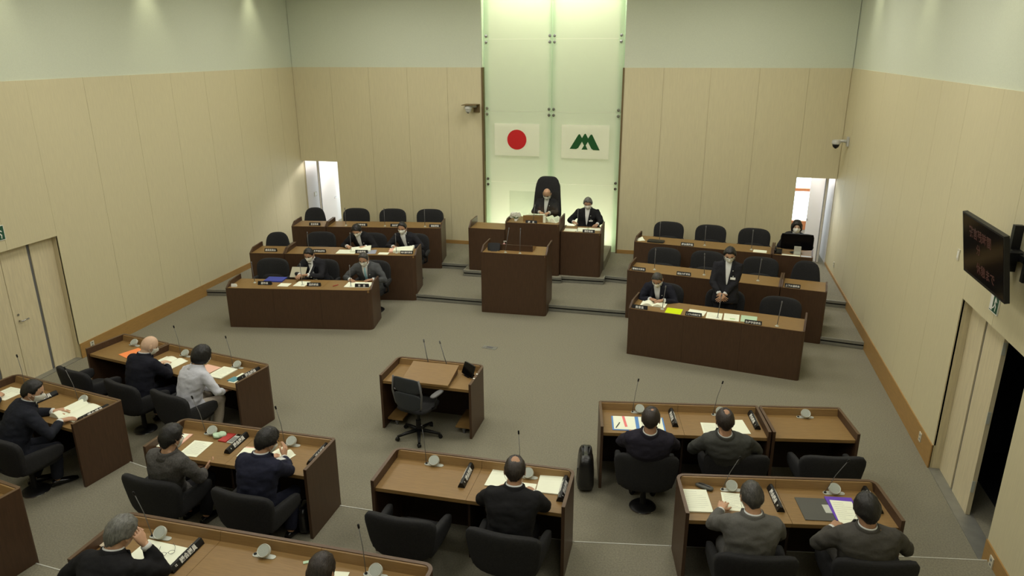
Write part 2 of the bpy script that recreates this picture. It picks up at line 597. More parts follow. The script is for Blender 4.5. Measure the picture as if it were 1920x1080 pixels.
# side doors: two leaves each with a dark slit down the middle
def side_door(name, X, sx, d0, d1, dz, second_open):
    r = struct(empty(name, (X, (d0 + d1) / 2, 0)))
    cy = (d0 + d1) / 2
    def bx(x0, x1, y0, y1, z0, z1):
        xa, xb = sorted((sx * x0, sx * x1))
        return MB().box(xa, xb, y0 - cy, y1 - cy, z0, z1)
    j = bx(0.031, 0.24, d1 - 0.003, d1 + 0.03, 0, dz + 0.03)
    for args in ((0.031, 0.24, d0 - 0.03, d0 + 0.003, 0, dz + 0.03), (0.031, 0.24, d0, d1, dz - 0.003, dz + 0.03)):
        xa, xb = sorted((sx * args[0], sx * args[1]))
        j.box(xa, xb, args[2] - cy, args[3] - cy, args[4], args[5])
    j.build('door_frame', M_PANEL2, r)
    bx(0.0, 0.2, d0, d1, 0.0, 0.008).build('threshold', M_NOSE, r)
    mid = d1 - 0.96
    leaves = [(mid, d1)] if second_open else [(mid, d1), (d0, mid - 0.006)]
    for a, b in leaves:
        h = (b - a)
        s0 = a + h * 0.49
        bx(0.12, 0.165, s0 + 0.055, b - 0.004, 0.01, dz).build('leaf_panel', M_PANEL2, r)
        bx(0.12, 0.165, a, s0, 0.01, dz).build('leaf_panel', M_PANEL2, r)
        bx(0.135, 0.155, s0, s0 + 0.055, 0.01, dz).build('dark_slit', M_GREYPL, r)
    return r, bx, mid


d1r, bx1, mid1 = side_door('door_1', XL, -1, 7.46, 9.31, 2.15, False)
cy = (7.46 + 9.31) / 2
h = MB().tube([(-0.12, 8.43 - cy, 1.0), (-0.06, 8.43 - cy, 1.0), (-0.06, 8.55 - cy, 1.005)], 0.011, 8)
h.build('lever_handle', M_CHROME, d1r, True)
MB().lathe([(0.018, 0), (0.018, 0.012)], 0, 0, 12).build('lock_cylinder', M_CHROME, d1r).matrix_local = Matrix.Translation((-0.121, 8.43 - cy, 1.1)) @ Matrix.Rotation(PI / 2, 4, 'Y')
d2r, bx2, mid2 = side_door('door_2', XR, 1, 7.05, 8.90, 2.24, True)
for hz in (0.3, 1.15, 1.95):
    bx2(0.117, 0.150, mid2 - 0.008, mid2 - 0.001, hz, hz + 0.14).build('hinge', M_SILVER, d2r)
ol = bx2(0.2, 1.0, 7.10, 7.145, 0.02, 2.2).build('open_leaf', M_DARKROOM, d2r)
MB().tube([(0.3, 7.165 - (7.05 + 8.9) / 2, 0.95), (0.9, 7.165 - (7.05 + 8.9) / 2, 0.95)], 0.014, 8).build('push_bar', M_GREYPL, d2r, True)
# unlit lobby beyond door_2
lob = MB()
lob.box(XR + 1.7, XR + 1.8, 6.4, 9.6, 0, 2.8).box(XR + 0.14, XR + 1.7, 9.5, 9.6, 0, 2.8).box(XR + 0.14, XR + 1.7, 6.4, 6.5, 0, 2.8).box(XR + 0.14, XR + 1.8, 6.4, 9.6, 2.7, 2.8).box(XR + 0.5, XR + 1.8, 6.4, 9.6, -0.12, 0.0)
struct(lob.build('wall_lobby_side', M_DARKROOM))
leak_box = MB().box(XL - 1.2, XL - 1.1, 6.9, 9.9, 0, 2.6).box(XL - 1.2, XL - 0.14, 6.8, 6.9, 0, 2.6).box(XL - 1.2, XL - 0.14, 9.9, 10.0, 0, 2.6).box(XL - 1.2, XL - 0.14, 6.8, 10.0, 2.6, 2.7).box(XL - 1.2, XL - 0.3, 6.8, 10.0, -0.12, 0.0)
struct(leak_box.build('wall_leak_block', M_DARKROOM))  # unseen closed box added behind the left door to stop sky light leaking
# rear lobbies
lb = MB()
lb.box(-10.05, -9.85, YB + 0.2, 20.2, Z2, 3.0).box(-10.05, -9.75, 20.1, 20.2, Z2, 3.0).box(-7.75, -7.4, 20.1, 20.2, Z2, 3.0).box(-9.75, -7.75, 20.1, 20.2, Z2, 0.6).box(-9.75, -7.75, 20.1, 20.2, 2.7, 3.0).box(-7.5, -7.4, YB + 0.2, 20.1, Z2, 3.0).box(-10.05, -7.4, YB + 0.2, 20.2, 3.0, 3.1)
struct(lb.build('wall_lobby_left', M_LOBBY))
lb = MB()
lb.box(3.15, 3.3, YB + 0.2, 19.6, Z2, 3.0).box(0.9, 1.0, YB + 0.2, 19.6, Z2, 3.0).box(0.9, 3.3, YB + 0.2, 19.6, 3.0, 3.1)
lb.box(0.9, 1.55, 19.4, 19.6, Z2, 3.0).box(3.10, 3.3, 19.4, 19.6, Z2, 3.0).box(1.55, 3.10, 19.4, 19.6, 2.75, 3.0).box(1.55, 3.10, 19.4, 19.6, Z2, 0.55)
struct(lb.build('wall_lobby_right', M_LOBBY))
M_ORW = mat('orange wood rail', srgb(214, 140, 92), 0.5)
wn = struct(empty('window_1', (2.325, 19.45, 0.55)))
fr = MB()
for x in (-0.77, -0.26, 0.26, 0.73):
    fr.box(x, x + 0.04, -0.03, 0.03, 0, 2.2)
fr.box(-0.77, 0.77, -0.03, 0.03, 2.16, 2.2).box(-0.77, 0.77, -0.03, 0.03, 0.0, 0.04)
fr.build('window_frame', M_SILVER, wn)
MB().box(-0.77, 0.77, -0.08, 0.04, 0.98, 1.05).build('window_rail', M_ORW, wn)
MB().box(-0.77, 0.77, -0.1, 0.03, 0.0, 0.22).build('window_sill', M_ORW, wn)
for x in (-0.73, -0.22, 0.30):
    MB().box(x, x + 0.47, -0.004, 0.004, 0.04, 2.16).build('pane', M_PANE, wn)
wn2 = struct(empty('window_2', (-8.75, 20.15, 0.6)))
fr = MB()
for x in (-1.0, -0.35, 0.31, 0.96):
    fr.box(x, x + 0.04, -0.03, 0.03, 0, 2.1)
fr.box(-1.0, 1.0, -0.03, 0.03, 2.06, 2.1).box(-1.0, 1.0, -0.03, 0.03, 0.0, 0.04)
fr.build('window_frame', M_SILVER, wn2)
for x in (-0.96, -0.31, 0.35):
    MB().box(x, x + 0.61, -0.004, 0.004, 0.04, 2.06).build('pane', M_PANE, wn2)
# open leaves of the rear doors
dl = struct(empty('door_3', (-9.50, YB + 0.22, Z2)))
MB().box(-0.025, 0.025, 0.0, 0.85, 0.005, 1.97).build('door_leaf', M_LOBBY, dl)
MB().box(0.024, 0.03, 0.0, 0.03, 0.005, 1.97).box(-0.03, -0.024, 0, 0.03, 0.005, 1.97).build('edge_strip', M_GREYPL, dl)
MB().tube([(0.03, 0.75, 0.85), (0.08, 0.75, 0.85), (0.08, 0.63, 0.85)], 0.01, 8).build('lever_handle', M_CHROME, dl, True)
dr = struct(empty('door_4', (2.99, YB + 0.22, Z2), math.radians(14)))
MB().box(-0.025, 0.025, 0.0, 0.82, 0.005, 1.97).build('door_leaf', M_LOBBY, dr)
MB().box(0.026, 0.032, 0.0, 0.03, 0.005, 1.97).box(-0.032, -0.026, 0, 0.03, 0.005, 1.97).build('edge_strip', M_GREYPL, dr)
MB().tube([(-0.03, 0.75, 0.85), (-0.08, 0.75, 0.85), (-0.08, 0.63, 0.85)], 0.01, 8).build('lever_handle', M_CHROME, dr, True)

# ------------------------------------------------------------------ glass screen and flags
gs = thing('glass_screen', 'tall backlit screen of pale green frosted glass squares held by steel clamps', 'glass screen', (-3.25, YB + 0.06, Z2))
zj = [0.0, 1.885 - Z2, 3.565 - Z2, 5.19 - Z2, CEIL - 0.02 - Z2]
for c in (-1, 1):
    for a, b in zip(zj[:-1], zj[1:]):
        x0, x1 = sorted((c * 0.006, c * 1.62))
        MB().box(x0, x1, -0.006, 0.006, a + 0.004, b - 0.004).build('glass_pane', M_GLASS, gs)
M_FIN = clearmat('green glass edge', (0.78, 0.90, 0.80, 1), 0.03)
for x in (-1.58, 0.0, 1.58):
    MB().box(x - 0.07, x + 0.07, 0.02, 0.04, 0.0, CEIL - 0.02 - Z2).build('glass_fin', M_FIN, gs)
cl = MB().lathe([(0.006, -0.05), (0.034, -0.048), (0.034, -0.036), (0.014, -0.03), (0.014, 0.03)], 0, 0, 12)
clo = cl.build('clamp', M_CHROME, gs, SH)
first = True
for z in zj[1:4]:
    for dz in (-0.068, 0.068):
        for x in (-1.56, -0.055, 0.055, 1.56):
            o = clo if first else clo.copy()
            if not first:
                COL.objects.link(o); o.parent = gs
            first = False
            # lathe axis z turned so that the disc looks into the room
            o.matrix_local = Matrix.Translation((x, 0, z + dz)) @ Matrix.Rotation(-PI / 2, 4, 'X') @ Matrix.Scale(1, 4)

def cloth_sheet(w, h, n=12, amp=0.004):
    mb = MB(); vs = []; fs = []
    for side in (0, 1):
        for j in range(n + 1):
            for i in range(n + 1):
                u = i / n; v = j / n
                y = amp * math.sin(u * 9 + 1.0) * (1 - v) + (0.002 if side else -0.002)
                vs.append(((u - 0.5) * w, y, (v - 1) * h))
    m = (n + 1) ** 2
    for j in range(n):
        for i in range(n):
            a = j * (n + 1) + i
            fs.append((a, a + 1, a + n + 2, a + n + 1))
            fs.append((m + a, m + a + n + 1, m + a + n + 2, m + a + 1))
    ring = [i for i in range(n + 1)] + [(j * (n + 1) + n) for j in range(1, n + 1)] + [n * (n + 1) + i for i in range(n - 1, -1, -1)] + [j * (n + 1) for j in range(n - 1, 0, -1)]
    for a, b in zip(ring, ring[1:] + ring[:1]):
        fs.append((b, a, m + a, m + b))
    return mb.add(vs, fs)


f1 = thing('flag', 'white flag with a red disc hung on the left of the green glass screen', 'flag', (-4.075, YB - 0.0, 3.29))
cloth_sheet(1.10, 0.76).build('cloth', M_FLAGW, f1, SH)
n = 40
MB().extr([(0.235 * math.cos(2 * PI * k / n), -0.008, -0.375 + 0.235 * math.sin(2 * PI * k / n)) for k in range(n)], (0, 0.003, 0)).build('red_disc', M_FLAGR, f1)
f2 = thing('flag', 'white flag with a green three-peaked mountain emblem on the right of the glass screen', 'flag', (-2.435, YB - 0.0, 3.29))
cloth_sheet(1.12, 0.78).build('cloth', M_FLAGW, f2, SH)
S = 0.001033
EMB = [(350, 722), (540, 405), (562, 388), (585, 402), (625, 475), (676, 392), (698, 374), (716, 390), (765, 482), (812, 408), (840, 388), (862, 408), (1035, 740), (890, 737),
       (846, 708), (762, 558), (714, 640), (760, 733), (620, 733), (676, 640), (628, 555), (545, 698), (500, 724)]
# built from convex pieces meeting edge to edge
def em(idx):
    MB().extr([((EMB[k][0] - 698) * S, -0.009, -0.375 - (EMB[k][1] - 548) * S) for k in idx], (0, 0.003, 0)).build('emblem', M_FLAGG, f2)
em([0, 22, 21, 20, 4, 3, 2, 1])
em([4, 20, 19, 16, 15, 8, 7, 6, 5])
em([16, 19, 18, 17])
em([8, 15, 14, 13, 12, 11, 10, 9])
# ------------------------------------------------------------------ desks
def rot_of(FL, FR):
    return math.atan2(FR[1] - FL[1], FR[0] - FL[0])


def member_desk(FL, FR, z0, h, seats, label, depth=0.655, zlow=None, round_l=True, round_r=True, cat='desk', group=None, casters=False):
    """FL, FR: outer front corners seen from the sitters' side (left, right). y=0 is the front, sitters at -y."""
    L = math.hypot(FR[0] - FL[0], FR[1] - FL[1])
    r = thing('member_desk', label, cat, (FL[0], FL[1], z0), rot_of(FL, FR), group)
    zl = 0.0 if zlow is None else zlow - z0
    t = 0.032
    rl = 0.09 if round_l else 0.035
    rr = 0.09 if round_r else 0.035
    out = []
    nseg = 6
    for k in range(nseg + 1):
        a = PI - (PI / 2) * k / nseg
        out.append((rl + rl * math.cos(a), -rl + rl * math.sin(a)))
    for k in range(nseg + 1):
        a = PI / 2 - (PI / 2) * k / nseg
        out.append((L - rr + rr * math.cos(a), -rr + rr * math.sin(a)))
    inn = []
    for k in range(nseg + 1):
        a = PI - (PI / 2) * k / nseg
        inn.append((rl + max(rl - t, 0.002) * math.cos(a), -rl + max(rl - t, 0.002) * math.sin(a)))
    for k in range(nseg + 1):
        a = PI / 2 - (PI / 2) * k / nseg
        inn.append((L - rr + max(rr - t, 0.002) * math.cos(a), -rr + max(rr - t, 0.002) * math.sin(a)))
    # curved front panel
    mb = MB(); n = len(out)
    vs = [(p[0], p[1], zl if p[1] > -0.04 else 0.0) for p in out] + [(p[0], p[1], h) for p in out] + [(p[0], p[1], zl if p[1] > -0.04 else 0.0) for p in inn] + [(p[0], p[1], h) for p in inn]
    fs = []
    for i in range(n - 1):
        fs += [(i + 1, i, n + i, n + i + 1), (2 * n + i, 2 * n + i + 1, 3 * n + i + 1, 3 * n + i), (n + i + 1, n + i, 3 * n + i, 3 * n + i + 1), (i, i + 1, 2 * n + i + 1, 2 * n + i)]
    fs += [(0, 2 * n, 3 * n, n), (n - 1, 2 * n - 1, 4 * n - 1, 3 * n - 1)]
    mb.add(vs, fs).build('front_panel', M_WALNUT, r, SH)
    MB().box(0, t, -depth, -rl, 0, h).build('side_panel', M_WALNUT, r)
    MB().box(L - t, L, -depth, -rr, 0, h).build('side_panel', M_WALNUT, r)
    # thin edge cap running round the rim
    cap = MB(); vs = []; fs = []
    po = [(-0.001, -depth)] + out + [(L + 0.001, -depth)]
    pi_ = [(t + 0.001, -depth)] + inn + [(L - t - 0.001, -depth)]
    n = len(po)
    for z in (h, h + 0.006):
        vs += [(p[0], p[1], z) for p in po]; vs += [(p[0], p[1], z) for p in pi_]
    for i in range(n - 1):
        fs += [(2 * n + i + 1, 2 * n + i, 3 * n + i, 3 * n + i + 1), (i + 1, i, 2 * n + i, 2 * n + i + 1), (n + i, n + i + 1, 3 * n + i + 1, 3 * n + i)]
    fs += [(0, n, 3 * n, 2 * n), (n - 1, 3 * n - 1, 4 * n - 1, 2 * n - 1)]
    cap.add(vs, fs).build('edge_cap', M_EDGE, r)
    w = (L - 2 * t) / seats
    for k in range(seats):
        x0 = t + k * w + 0.0015; x1 = t + (k + 1) * w - 0.0015
        MB().box(x0, x1, -depth + 0.025, -t - 0.002, h - 0.125, h - 0.086).build('desk_top', M_TOP, r)
        MB().extr([(x0, -t - 0.001, h - 0.001), (x0, -t - 0.001, h - 0.086), (x0, -0.066, h - 0.086), (x0, -0.046, h - 0.004)], (x1 - x0, 0, 0)).build('upstand', M_RIM, r)
    # dark inner sides, partitions and back board below the top
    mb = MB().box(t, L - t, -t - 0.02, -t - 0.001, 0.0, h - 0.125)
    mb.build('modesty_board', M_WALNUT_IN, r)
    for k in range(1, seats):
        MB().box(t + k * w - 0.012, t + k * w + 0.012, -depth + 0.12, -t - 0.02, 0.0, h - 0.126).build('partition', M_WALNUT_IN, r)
    r['L'] = L
    return r


def exec_desk(FL, FR, z0, h, joints, label, depth=0.65, zlow=None, name='executive_desk', wing_l=0.085, wing_r=0.085, rad_l=0.02, rad_r=0.06, cat='desk'):
    """FL, FR: outer front corners seen from the camera (left, right). y=0 is the front, y>0 the sitters."""
    L = math.hypot(FR[0] - FL[0], FR[1] - FL[1])
    r = thing(name, label, cat, (FL[0], FL[1], z0), rot_of(FL, FR))
    zl = 0.0 if zlow is None else zlow - z0
    t = 0.03
    xs = [0.0] + list(joints) + [L]
    for i, (a, b) in enumerate(zip(xs[:-1], xs[1:])):
        pts = []
        if i == 0:
            pts += [(rad_l - rad_l * math.sin(q), rad_l - rad_l * math.cos(q)) for q in [PI / 2 * (1 - k / 5) for k in range(6)]]
        else:
            pts.append((a + 0.001, 0))
        if i == len(xs) - 2:
            pts += [(L - rad_r + rad_r * math.sin(q), rad_r - rad_r * math.cos(q)) for q in [PI / 2 * k / 6 for k in range(7)]]
            pts += [(L - t, max(rad_r, t)), (L - t - 0.01, t)]
        else:
            pts += [(b - 0.001, 0), (b - 0.001, t)]
        if i == 0:
            pts += [(t + 0.01, t), (t, max(rad_l, t)), (0, max(rad_l, t))]
        else:
            pts += [(a + 0.001, t)]
        MB().prism(pts, zl, h).build('front_panel', M_WALNUT, r, SH)
    for x0, x1, wg, rd in ((0, t, wing_l, rad_l), (L - t, L, wing_r, rad_r)):
        y0 = max(rd, t)
        MB().extr([(x0, y0, 0), (x0, depth, 0), (x0, depth, h + wg), (x0, y0 + 0.16, h + wg), (x0, y0, h + 0.004)], (x1 - x0, 0, 0)).build('side_panel', M_WALNUT, r)
    for a, b in zip(xs[:-1], xs[1:]):
        MB().box(max(a, t) + 0.001, min(b, L - t) - 0.001, 0.004, depth - 0.03, h - 0.045, h - 0.008).build('desk_top', M_TOP, r)
    MB().box(max(rad_l, t) + 0.01, L - max(rad_r, t) - 0.012, 0.0005, 0.012, h - 0.008, h + 0.004).build('front_edge', M_TOP, r)
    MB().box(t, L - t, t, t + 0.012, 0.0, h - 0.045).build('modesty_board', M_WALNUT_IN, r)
    return r


# members' desks: (front left, front right, floor, height, seats, label)
D = {}
H1, H2 = 0.82, 0.82
D['C1L1'] = member_desk((-8.345, 8.725), (-7.395, 8.555), 0, H1, 1, 'single wooden desk by the left wall at the far left of the front row', round_l=False, round_r=False)
D['C1L2'] = member_desk((-7.385, 8.545), (-5.475, 8.200), 0, H1, 2, 'double wooden desk of the bald man and the woman in white on the left', round_l=False, round_r=True)
D['C1R2'] = member_desk((-0.905, 8.160), (1.005, 8.480), 0, H1, 2, 'double wooden desk with the large black handbag standing at its left side', round_l=False, round_r=False)
D['C1R1'] = member_desk((1.015, 8.482), (1.970, 8.655), 0, H1, 1, 'empty single wooden desk nearest the right wall', round_l=False, round_r=False)
D['C2L'] = member_desk((-8.390, 6.885), (-6.475, 6.560), S2, H2, 2, 'double wooden desk at the left edge with the man in a dark suit and mask', zlow=0.0, round_r=False)
D['C2M'] = member_desk((-5.465, 6.345), (-3.535, 6.330), S2, H2, 2, 'double wooden desk of the grey jacket and navy suit members', zlow=0.0, round_r=False)
D['C2C'] = member_desk((-2.835, 6.310), (-0.905, 6.320), S2, H2, 2, 'double wooden desk of the balding man in black, bottom centre', zlow=0.0)
D['C2R'] = member_desk((0.070, 6.480), (1.975, 6.815), S2, H2, 2, 'double wooden desk with the purple folder at bottom right', zlow=0.0)
D['C3M'] = member_desk((-4.625, 4.505), (-1.735, 4.485), S3, H2, 3, 'long wooden desk of the grey-haired man at the bottom edge', zlow=S2)
D['C3L'] = member_desk((-7.740, 4.920), (-5.850, 4.590), S3, H2, 2, 'wooden desk cut off by the bottom left corner', zlow=S2, round_r=False)
D['C3R'] = member_desk((-0.700, 4.560), (1.200, 4.890), S3, H2, 2, 'wooden desk below the bottom edge carrying a single microphone', zlow=S2)

D['E1L'] = exec_desk((-8.255, 11.185), (-5.545, 11.650), 0, 0.775, (0.9, 1.8), 'long dark wooden desk with the blue folder, lowest on the left of the stage', rad_l=0.02, rad_r=0.09)
D['E1R'] = exec_desk((-0.845, 11.625), (1.890, 11.150), 0, 0.83, (0.93, 1.84), 'long dark wooden desk with the yellow paper in front of the standing man', wing_r=0.1, rad_l=0.02, rad_r=0.05)
D['E2La'] = exec_desk((-8.800, 12.850), (-8.065, 12.968), Z1, 0.835, (), 'short dark wooden desk by the left wall, middle tier', zlow=0, rad_r=0.02)
D['E2L'] = exec_desk((-8.060, 12.970), (-5.340, 13.410), Z1, 0.835, (0.92, 1.83), 'long dark wooden desk of the middle tier, left of the stage', zlow=0, rad_r=0.08)
D['E3La'] = exec_desk((-8.900, 14.740), (-8.095, 14.875), Z2, 0.83, (), 'short dark wooden desk by the left rear doorway', zlow=Z1, rad_r=0.02)
D['E3L'] = exec_desk((-8.090, 14.877), (-5.440, 15.322), Z2, 0.83, (0.9, 1.79), 'long dark wooden desk of the top tier, left of the stage', zlow=Z1, rad_r=0.05)
D['E2R'] = exec_desk((-1.035, 13.385), (1.690, 12.945), Z1, 0.835, (0.92, 1.84), 'long dark wooden desk of the middle tier, right of the stage', zlow=0, rad_r=0.02)
D['E2Ra'] = exec_desk((1.695, 12.944), (2.450, 12.822), Z1, 0.835, (), 'short dark wooden desk near the right wall, middle tier', zlow=0, wing_r=0.0, rad_r=0.05)
D['E3R'] = exec_desk((-1.050, 15.090), (1.690, 14.690), Z2, 0.83, (0.92, 1.84), 'long dark wooden desk of the top tier, right of the stage', zlow=Z1, rad_r=0.02)
D['E3Ra'] = exec_desk((1.695, 14.689), (2.440, 14.580), Z2, 0.83, (), 'short dark wooden desk carrying the computer monitor', zlow=Z1, wing_r=0.0, rad_r=0.03)
D['PL'] = exec_desk((-4.68, 14.97), (-3.835, 14.97), Z2, 0.965, (), 'vacant dark wooden desk left of the president', rad_r=0.02, wing_l=0.13, wing_r=0.0)
D['PC'] = exec_desk((-3.83, 14.93), (-2.63, 14.93), Z2, 1.145, (), 'tall dark wooden desk of the president at the centre of the stage', rad_l=0.03, rad_r=0.06, depth=0.72, wing_l=0.05, wing_r=0.1)
D['PR'] = exec_desk((-2.625, 15.03), (-1.745, 15.03), Z2, 0.975, (), 'dark wooden desk of the white-haired clerk beside the president', rad_r=0.06, wing_l=0.0, wing_r=0.12)
D['POD'] = exec_desk((-3.845, 13.06), (-2.545, 13.09), 0, 1.235, (), 'free-standing dark wooden speaker rostrum on the open floor', name='speaker_rostrum', cat='rostrum', depth=0.70, rad_l=0.03, rad_r=0.06, wing_l=0.10, wing_r=0.13)
MB().prism([(0.72, 0.70), (0.72, 1.6), (0.6, 1.6), (0.6, 0.70)], 0, 0.01)

qd = member_desk((-3.885, 8.925), (-2.590, 8.915), 0, 0.80, 1, 'small wooden questioner desk alone on the floor at the centre', depth=0.66)
qd['category'] = 'desk'
# foot shelves on casters inside the questioner desk
for x0 in (0.04, 1.03):
    MB().box(x0, x0 + 0.22, -0.56, -0.06, 0.09, 0.115).build('foot_shelf', M_TOP, qd)
for x in (0.16, 1.14):
    for y in (-0.52, -0.12):
        MB().lathe([(0.02, 0.045), (0.03, 0.05), (0.03, 0.075), (0.02, 0.08)], x, y, 10).box(x - 0.012, x + 0.012, y - 0.015, y + 0.015, 0.0, 0.09).build('caster', M_GREYPL, qd)
for y, z in ((-0.33, 0.807), (-0.47, 0.807)):
    MB().lathe([(0.014, 0), (0.014, 0.004)], 1.28, y, 12).build('white_button', M_WHITE, qd).location = (0, 0, z)


# ------------------------------------------------------------------ chairs
def back_fn(hw, taper, curve, recl):
    def fn(x, y, z):
        s = 1 + taper * z
        xx = x * s
        return (xx, y + curve * xx * xx - recl * z, z)
    return fn


def chair_proto(name, label, hw=0.335, bh=0.24, bz=0.60, k=4.5, lean=0.12):
    r = thing(name, label, 'chair')
    MB().pillow((0, 0.02, 0.40), (0.255, 0.26, 0.065), 4.5, 6).build('seat', M_BLACKFAB, r, True)
    MB().pillow((0, -0.265, bz), (hw, 0.048, bh), k, 10, back_fn(hw, 0.45 if hw > 0.32 else 0.15, 0.55, lean)).build('backrest', M_BLACKFAB, r, True)
    for s in (-1, 1):
        def fn(x, y, z, s=s):
            return (x + s * 0.02 * (y / 0.23), y, z * (1.0 - 0.25 * (y / 0.24)) + 0.02 * (y / 0.24))
        MB().pillow((s * 0.288, 0.0, 0.515), (0.038, 0.24, 0.10), 4.0, 6, fn).build('armrest', M_BLACKFAB, r, True)
    MB().lathe([(0.04, 0.03), (0.035, 0.05), (0.03, 0.2), (0.045, 0.34)], 0, 0, 14).build('pedestal', M_BLACKPL, r, SH)
    MB().lathe([(0.145, 0.0), (0.15, 0.012), (0.13, 0.03), (0.045, 0.045)], 0, 0, 24).build('base_disc', M_BLACKPL, r, SH)
    MB().lathe([(0.152, 0.001), (0.155, 0.005), (0.152, 0.011)], 0, 0, 24).build('base_ring', M_CHROME, r, SH)
    return r


def exec_chair_proto(name, label):
    r = thing(name, label, 'chair')
    MB().pillow((0, 0.02, 0.41), (0.25, 0.25, 0.06), 4.5, 6).build('seat', M_BLACKFAB, r, True)
    MB().pillow((0, -0.255, 0.68), (0.335, 0.05, 0.29), 3.8, 10, back_fn(0.29, 0.12, 0.45, 0.1)).build('backrest', M_BLACKFAB, r, True)
    MB().pillow((0, -0.19, 0.55), (0.23, 0.045, 0.11), 3.2, 8, back_fn(0.29, -0.6, 0.45, 0.1)).build('lumbar_cushion', M_BLACKFAB, r, True)
    for s in (-1, 1):
        MB().pillow((s * 0.325, -0.02, 0.595), (0.035, 0.21, 0.04), 3.5, 6).build('armrest', M_BLACKFAB, r, True)
        MB().tube([(s * 0.325, 0.04, 0.57), (s * 0.325, 0.03, 0.42), (s * 0.2, 0.02, 0.355)], 0.02, 8).build('arm_support', M_BLACKPL, r, True)
    MB().lathe([(0.04, 0.03), (0.035, 0.05), (0.03, 0.2), (0.045, 0.35)], 0, 0, 14).build('pedestal', M_BLACKPL, r, SH)
    MB().lathe([(0.21, 0.0), (0.215, 0.012), (0.19, 0.03), (0.045, 0.045)], 0, 0, 24).build('base_disc', M_BLACKPL, r, SH)
    return r


def small_chair_proto(name, label):
    r = thing(name, label, 'chair')
    MB().pillow((0, 0.02, 0.42), (0.23, 0.22, 0.045), 4.0, 6).build('seat', M_BLACKFAB, r, True)
    def fn(x, y, z):
        return (x * (1 - 0.12 * z / 0.2), y + 0.5 * x * x - 0.1 * z, z + 0.02 * (1 - (x / 0.25) ** 2) * (z > 0) * (z / 0.2))
    MB().pillow((0, -0.23, 0.76), (0.255, 0.04, 0.24), 4.0, 8, fn).build('backrest', M_BLACKFAB, r, True)
    MB().tube([(0, -0.24, 0.62), (0, -0.27, 0.5), (0, -0.12, 0.39)], 0.022, 8).build('back_support', M_BLACKPL, r, True)
    for s in (-1, 1):
        MB().tube([(s * 0.22, -0.05, 0.40), (s * 0.27, -0.04, 0.52), (s * 0.27, 0.0, 0.62)], 0.014, 8).build('arm_support', M_BLACKPL, r, True)
        MB().pillow((s * 0.27, 0.0, 0.635), (0.03, 0.13, 0.016), 3.5, 4).build('armrest', M_BLACKPL, r, True)
    MB().lathe([(0.03, 0.06), (0.03, 0.2), (0.018, 0.2), (0.018, 0.39)], 0, 0, 12).build('column', M_BLACKPL, r, SH)
    star_base(r, 0.26)
    return r


def star_base(r, R):
    for k in range(5):
        a = 2 * PI * k / 5 + 0.3
        c, s = math.cos(a), math.sin(a)
        MB().tube([(0.02 * c, 0.02 * s, 0.10), (R * 0.6 * c, R * 0.6 * s, 0.085), (R * c, R * s, 0.065)], [0.028, 0.022, 0.016], 8).build('base_arm', M_BLACKPL, r, True)
        o = MB().lathe([(0.012, -0.02), (0.028, -0.018), (0.028, 0.018), (0.012, 0.02)], 0, 0, 12).build('caster', M_BLACKPL, r, SH)
        o.matrix_local = Matrix.Translation((R * c, R * s, 0.029)) @ Matrix.Rotation(a + 0.5, 4, 'Z') @ Matrix.Rotation(PI / 2, 4, 'X')


def place(proto, flag, x, y, z, rz, label, group=None):
    r = proto if not flag.get(proto.name) else dup(proto)
    flag[proto.name] = 1
    r.location = (x, y, z); r.rotation_euler = (0, 0, rz)
    r['label'] = label
    if label in USED: print('DUPLABEL', label)
    USED[label] = 1
    if group: r['group'] = group
    return r


FLAG = {}
P_MEM = chair_proto('member_chair', 'black member chair prototype')
P_EX = exec_chair_proto('executive_chair', 'black exec chair prototype')
P_SM = small_chair_proto('clerk_chair', 'black clerk chair prototype')
R = math.radians
gM = 'black upholstered member chairs'
# member chairs: x, y, floor, heading (deg, 0 = facing the stage), label
for x, y, z, a, lb in (
        (-8.03, 7.66, 0, -14, 'empty black armchair behind the single desk by the left wall'),
        (-7.07, 7.46, 0, -16, 'black armchair the bald man in a dark suit sits on'),
        (-6.24, 7.33, 0, -15, 'black armchair the woman in the white jacket sits on'),
        (-8.05, 5.95, S2, -9, 'black armchair of the person cut off by the left edge'),
        (-7.10, 5.72, S2, -14, 'black armchair of the masked man at the left edge'),
        (-4.98, 5.43, S2, -4, 'black armchair the member in the grey jacket sits on'),
        (-3.95, 5.42, S2, -5, 'black armchair the man in the navy suit sits on'),
        (-2.34, 5.43, S2, -2, 'empty black armchair beside the balding man, behind the bottom centre desk'),
        (-1.36, 5.42, S2, -3, 'black armchair the balding man in black sits on'),
        (-0.26, 7.26, 0, 6, 'black armchair with its disc base showing, beside the handbag'),
        (0.68, 7.49, 0, 9, 'black armchair of the man in dark grey with a bald spot, front row right'),
        (1.68, 7.69, 0, 10, 'empty black armchair nearest the right wall'),
        (0.74, 5.63, S2, 8, 'black armchair the man in the lighter grey suit sits on'),
        (1.70, 5.80, S2, 9, 'black armchair of the member beside the purple folder'),
        (-4.12, 3.60, S3, -2, 'black armchair below the grey-haired man at the bottom edge'),
        (-2.28, 3.58, S3, -2, 'black armchair under the dark head at the bottom edge')):
    place(P_MEM, FLAG, x, y, z, R(a), lb, gM)
gE = 'black upholstered executive chairs'
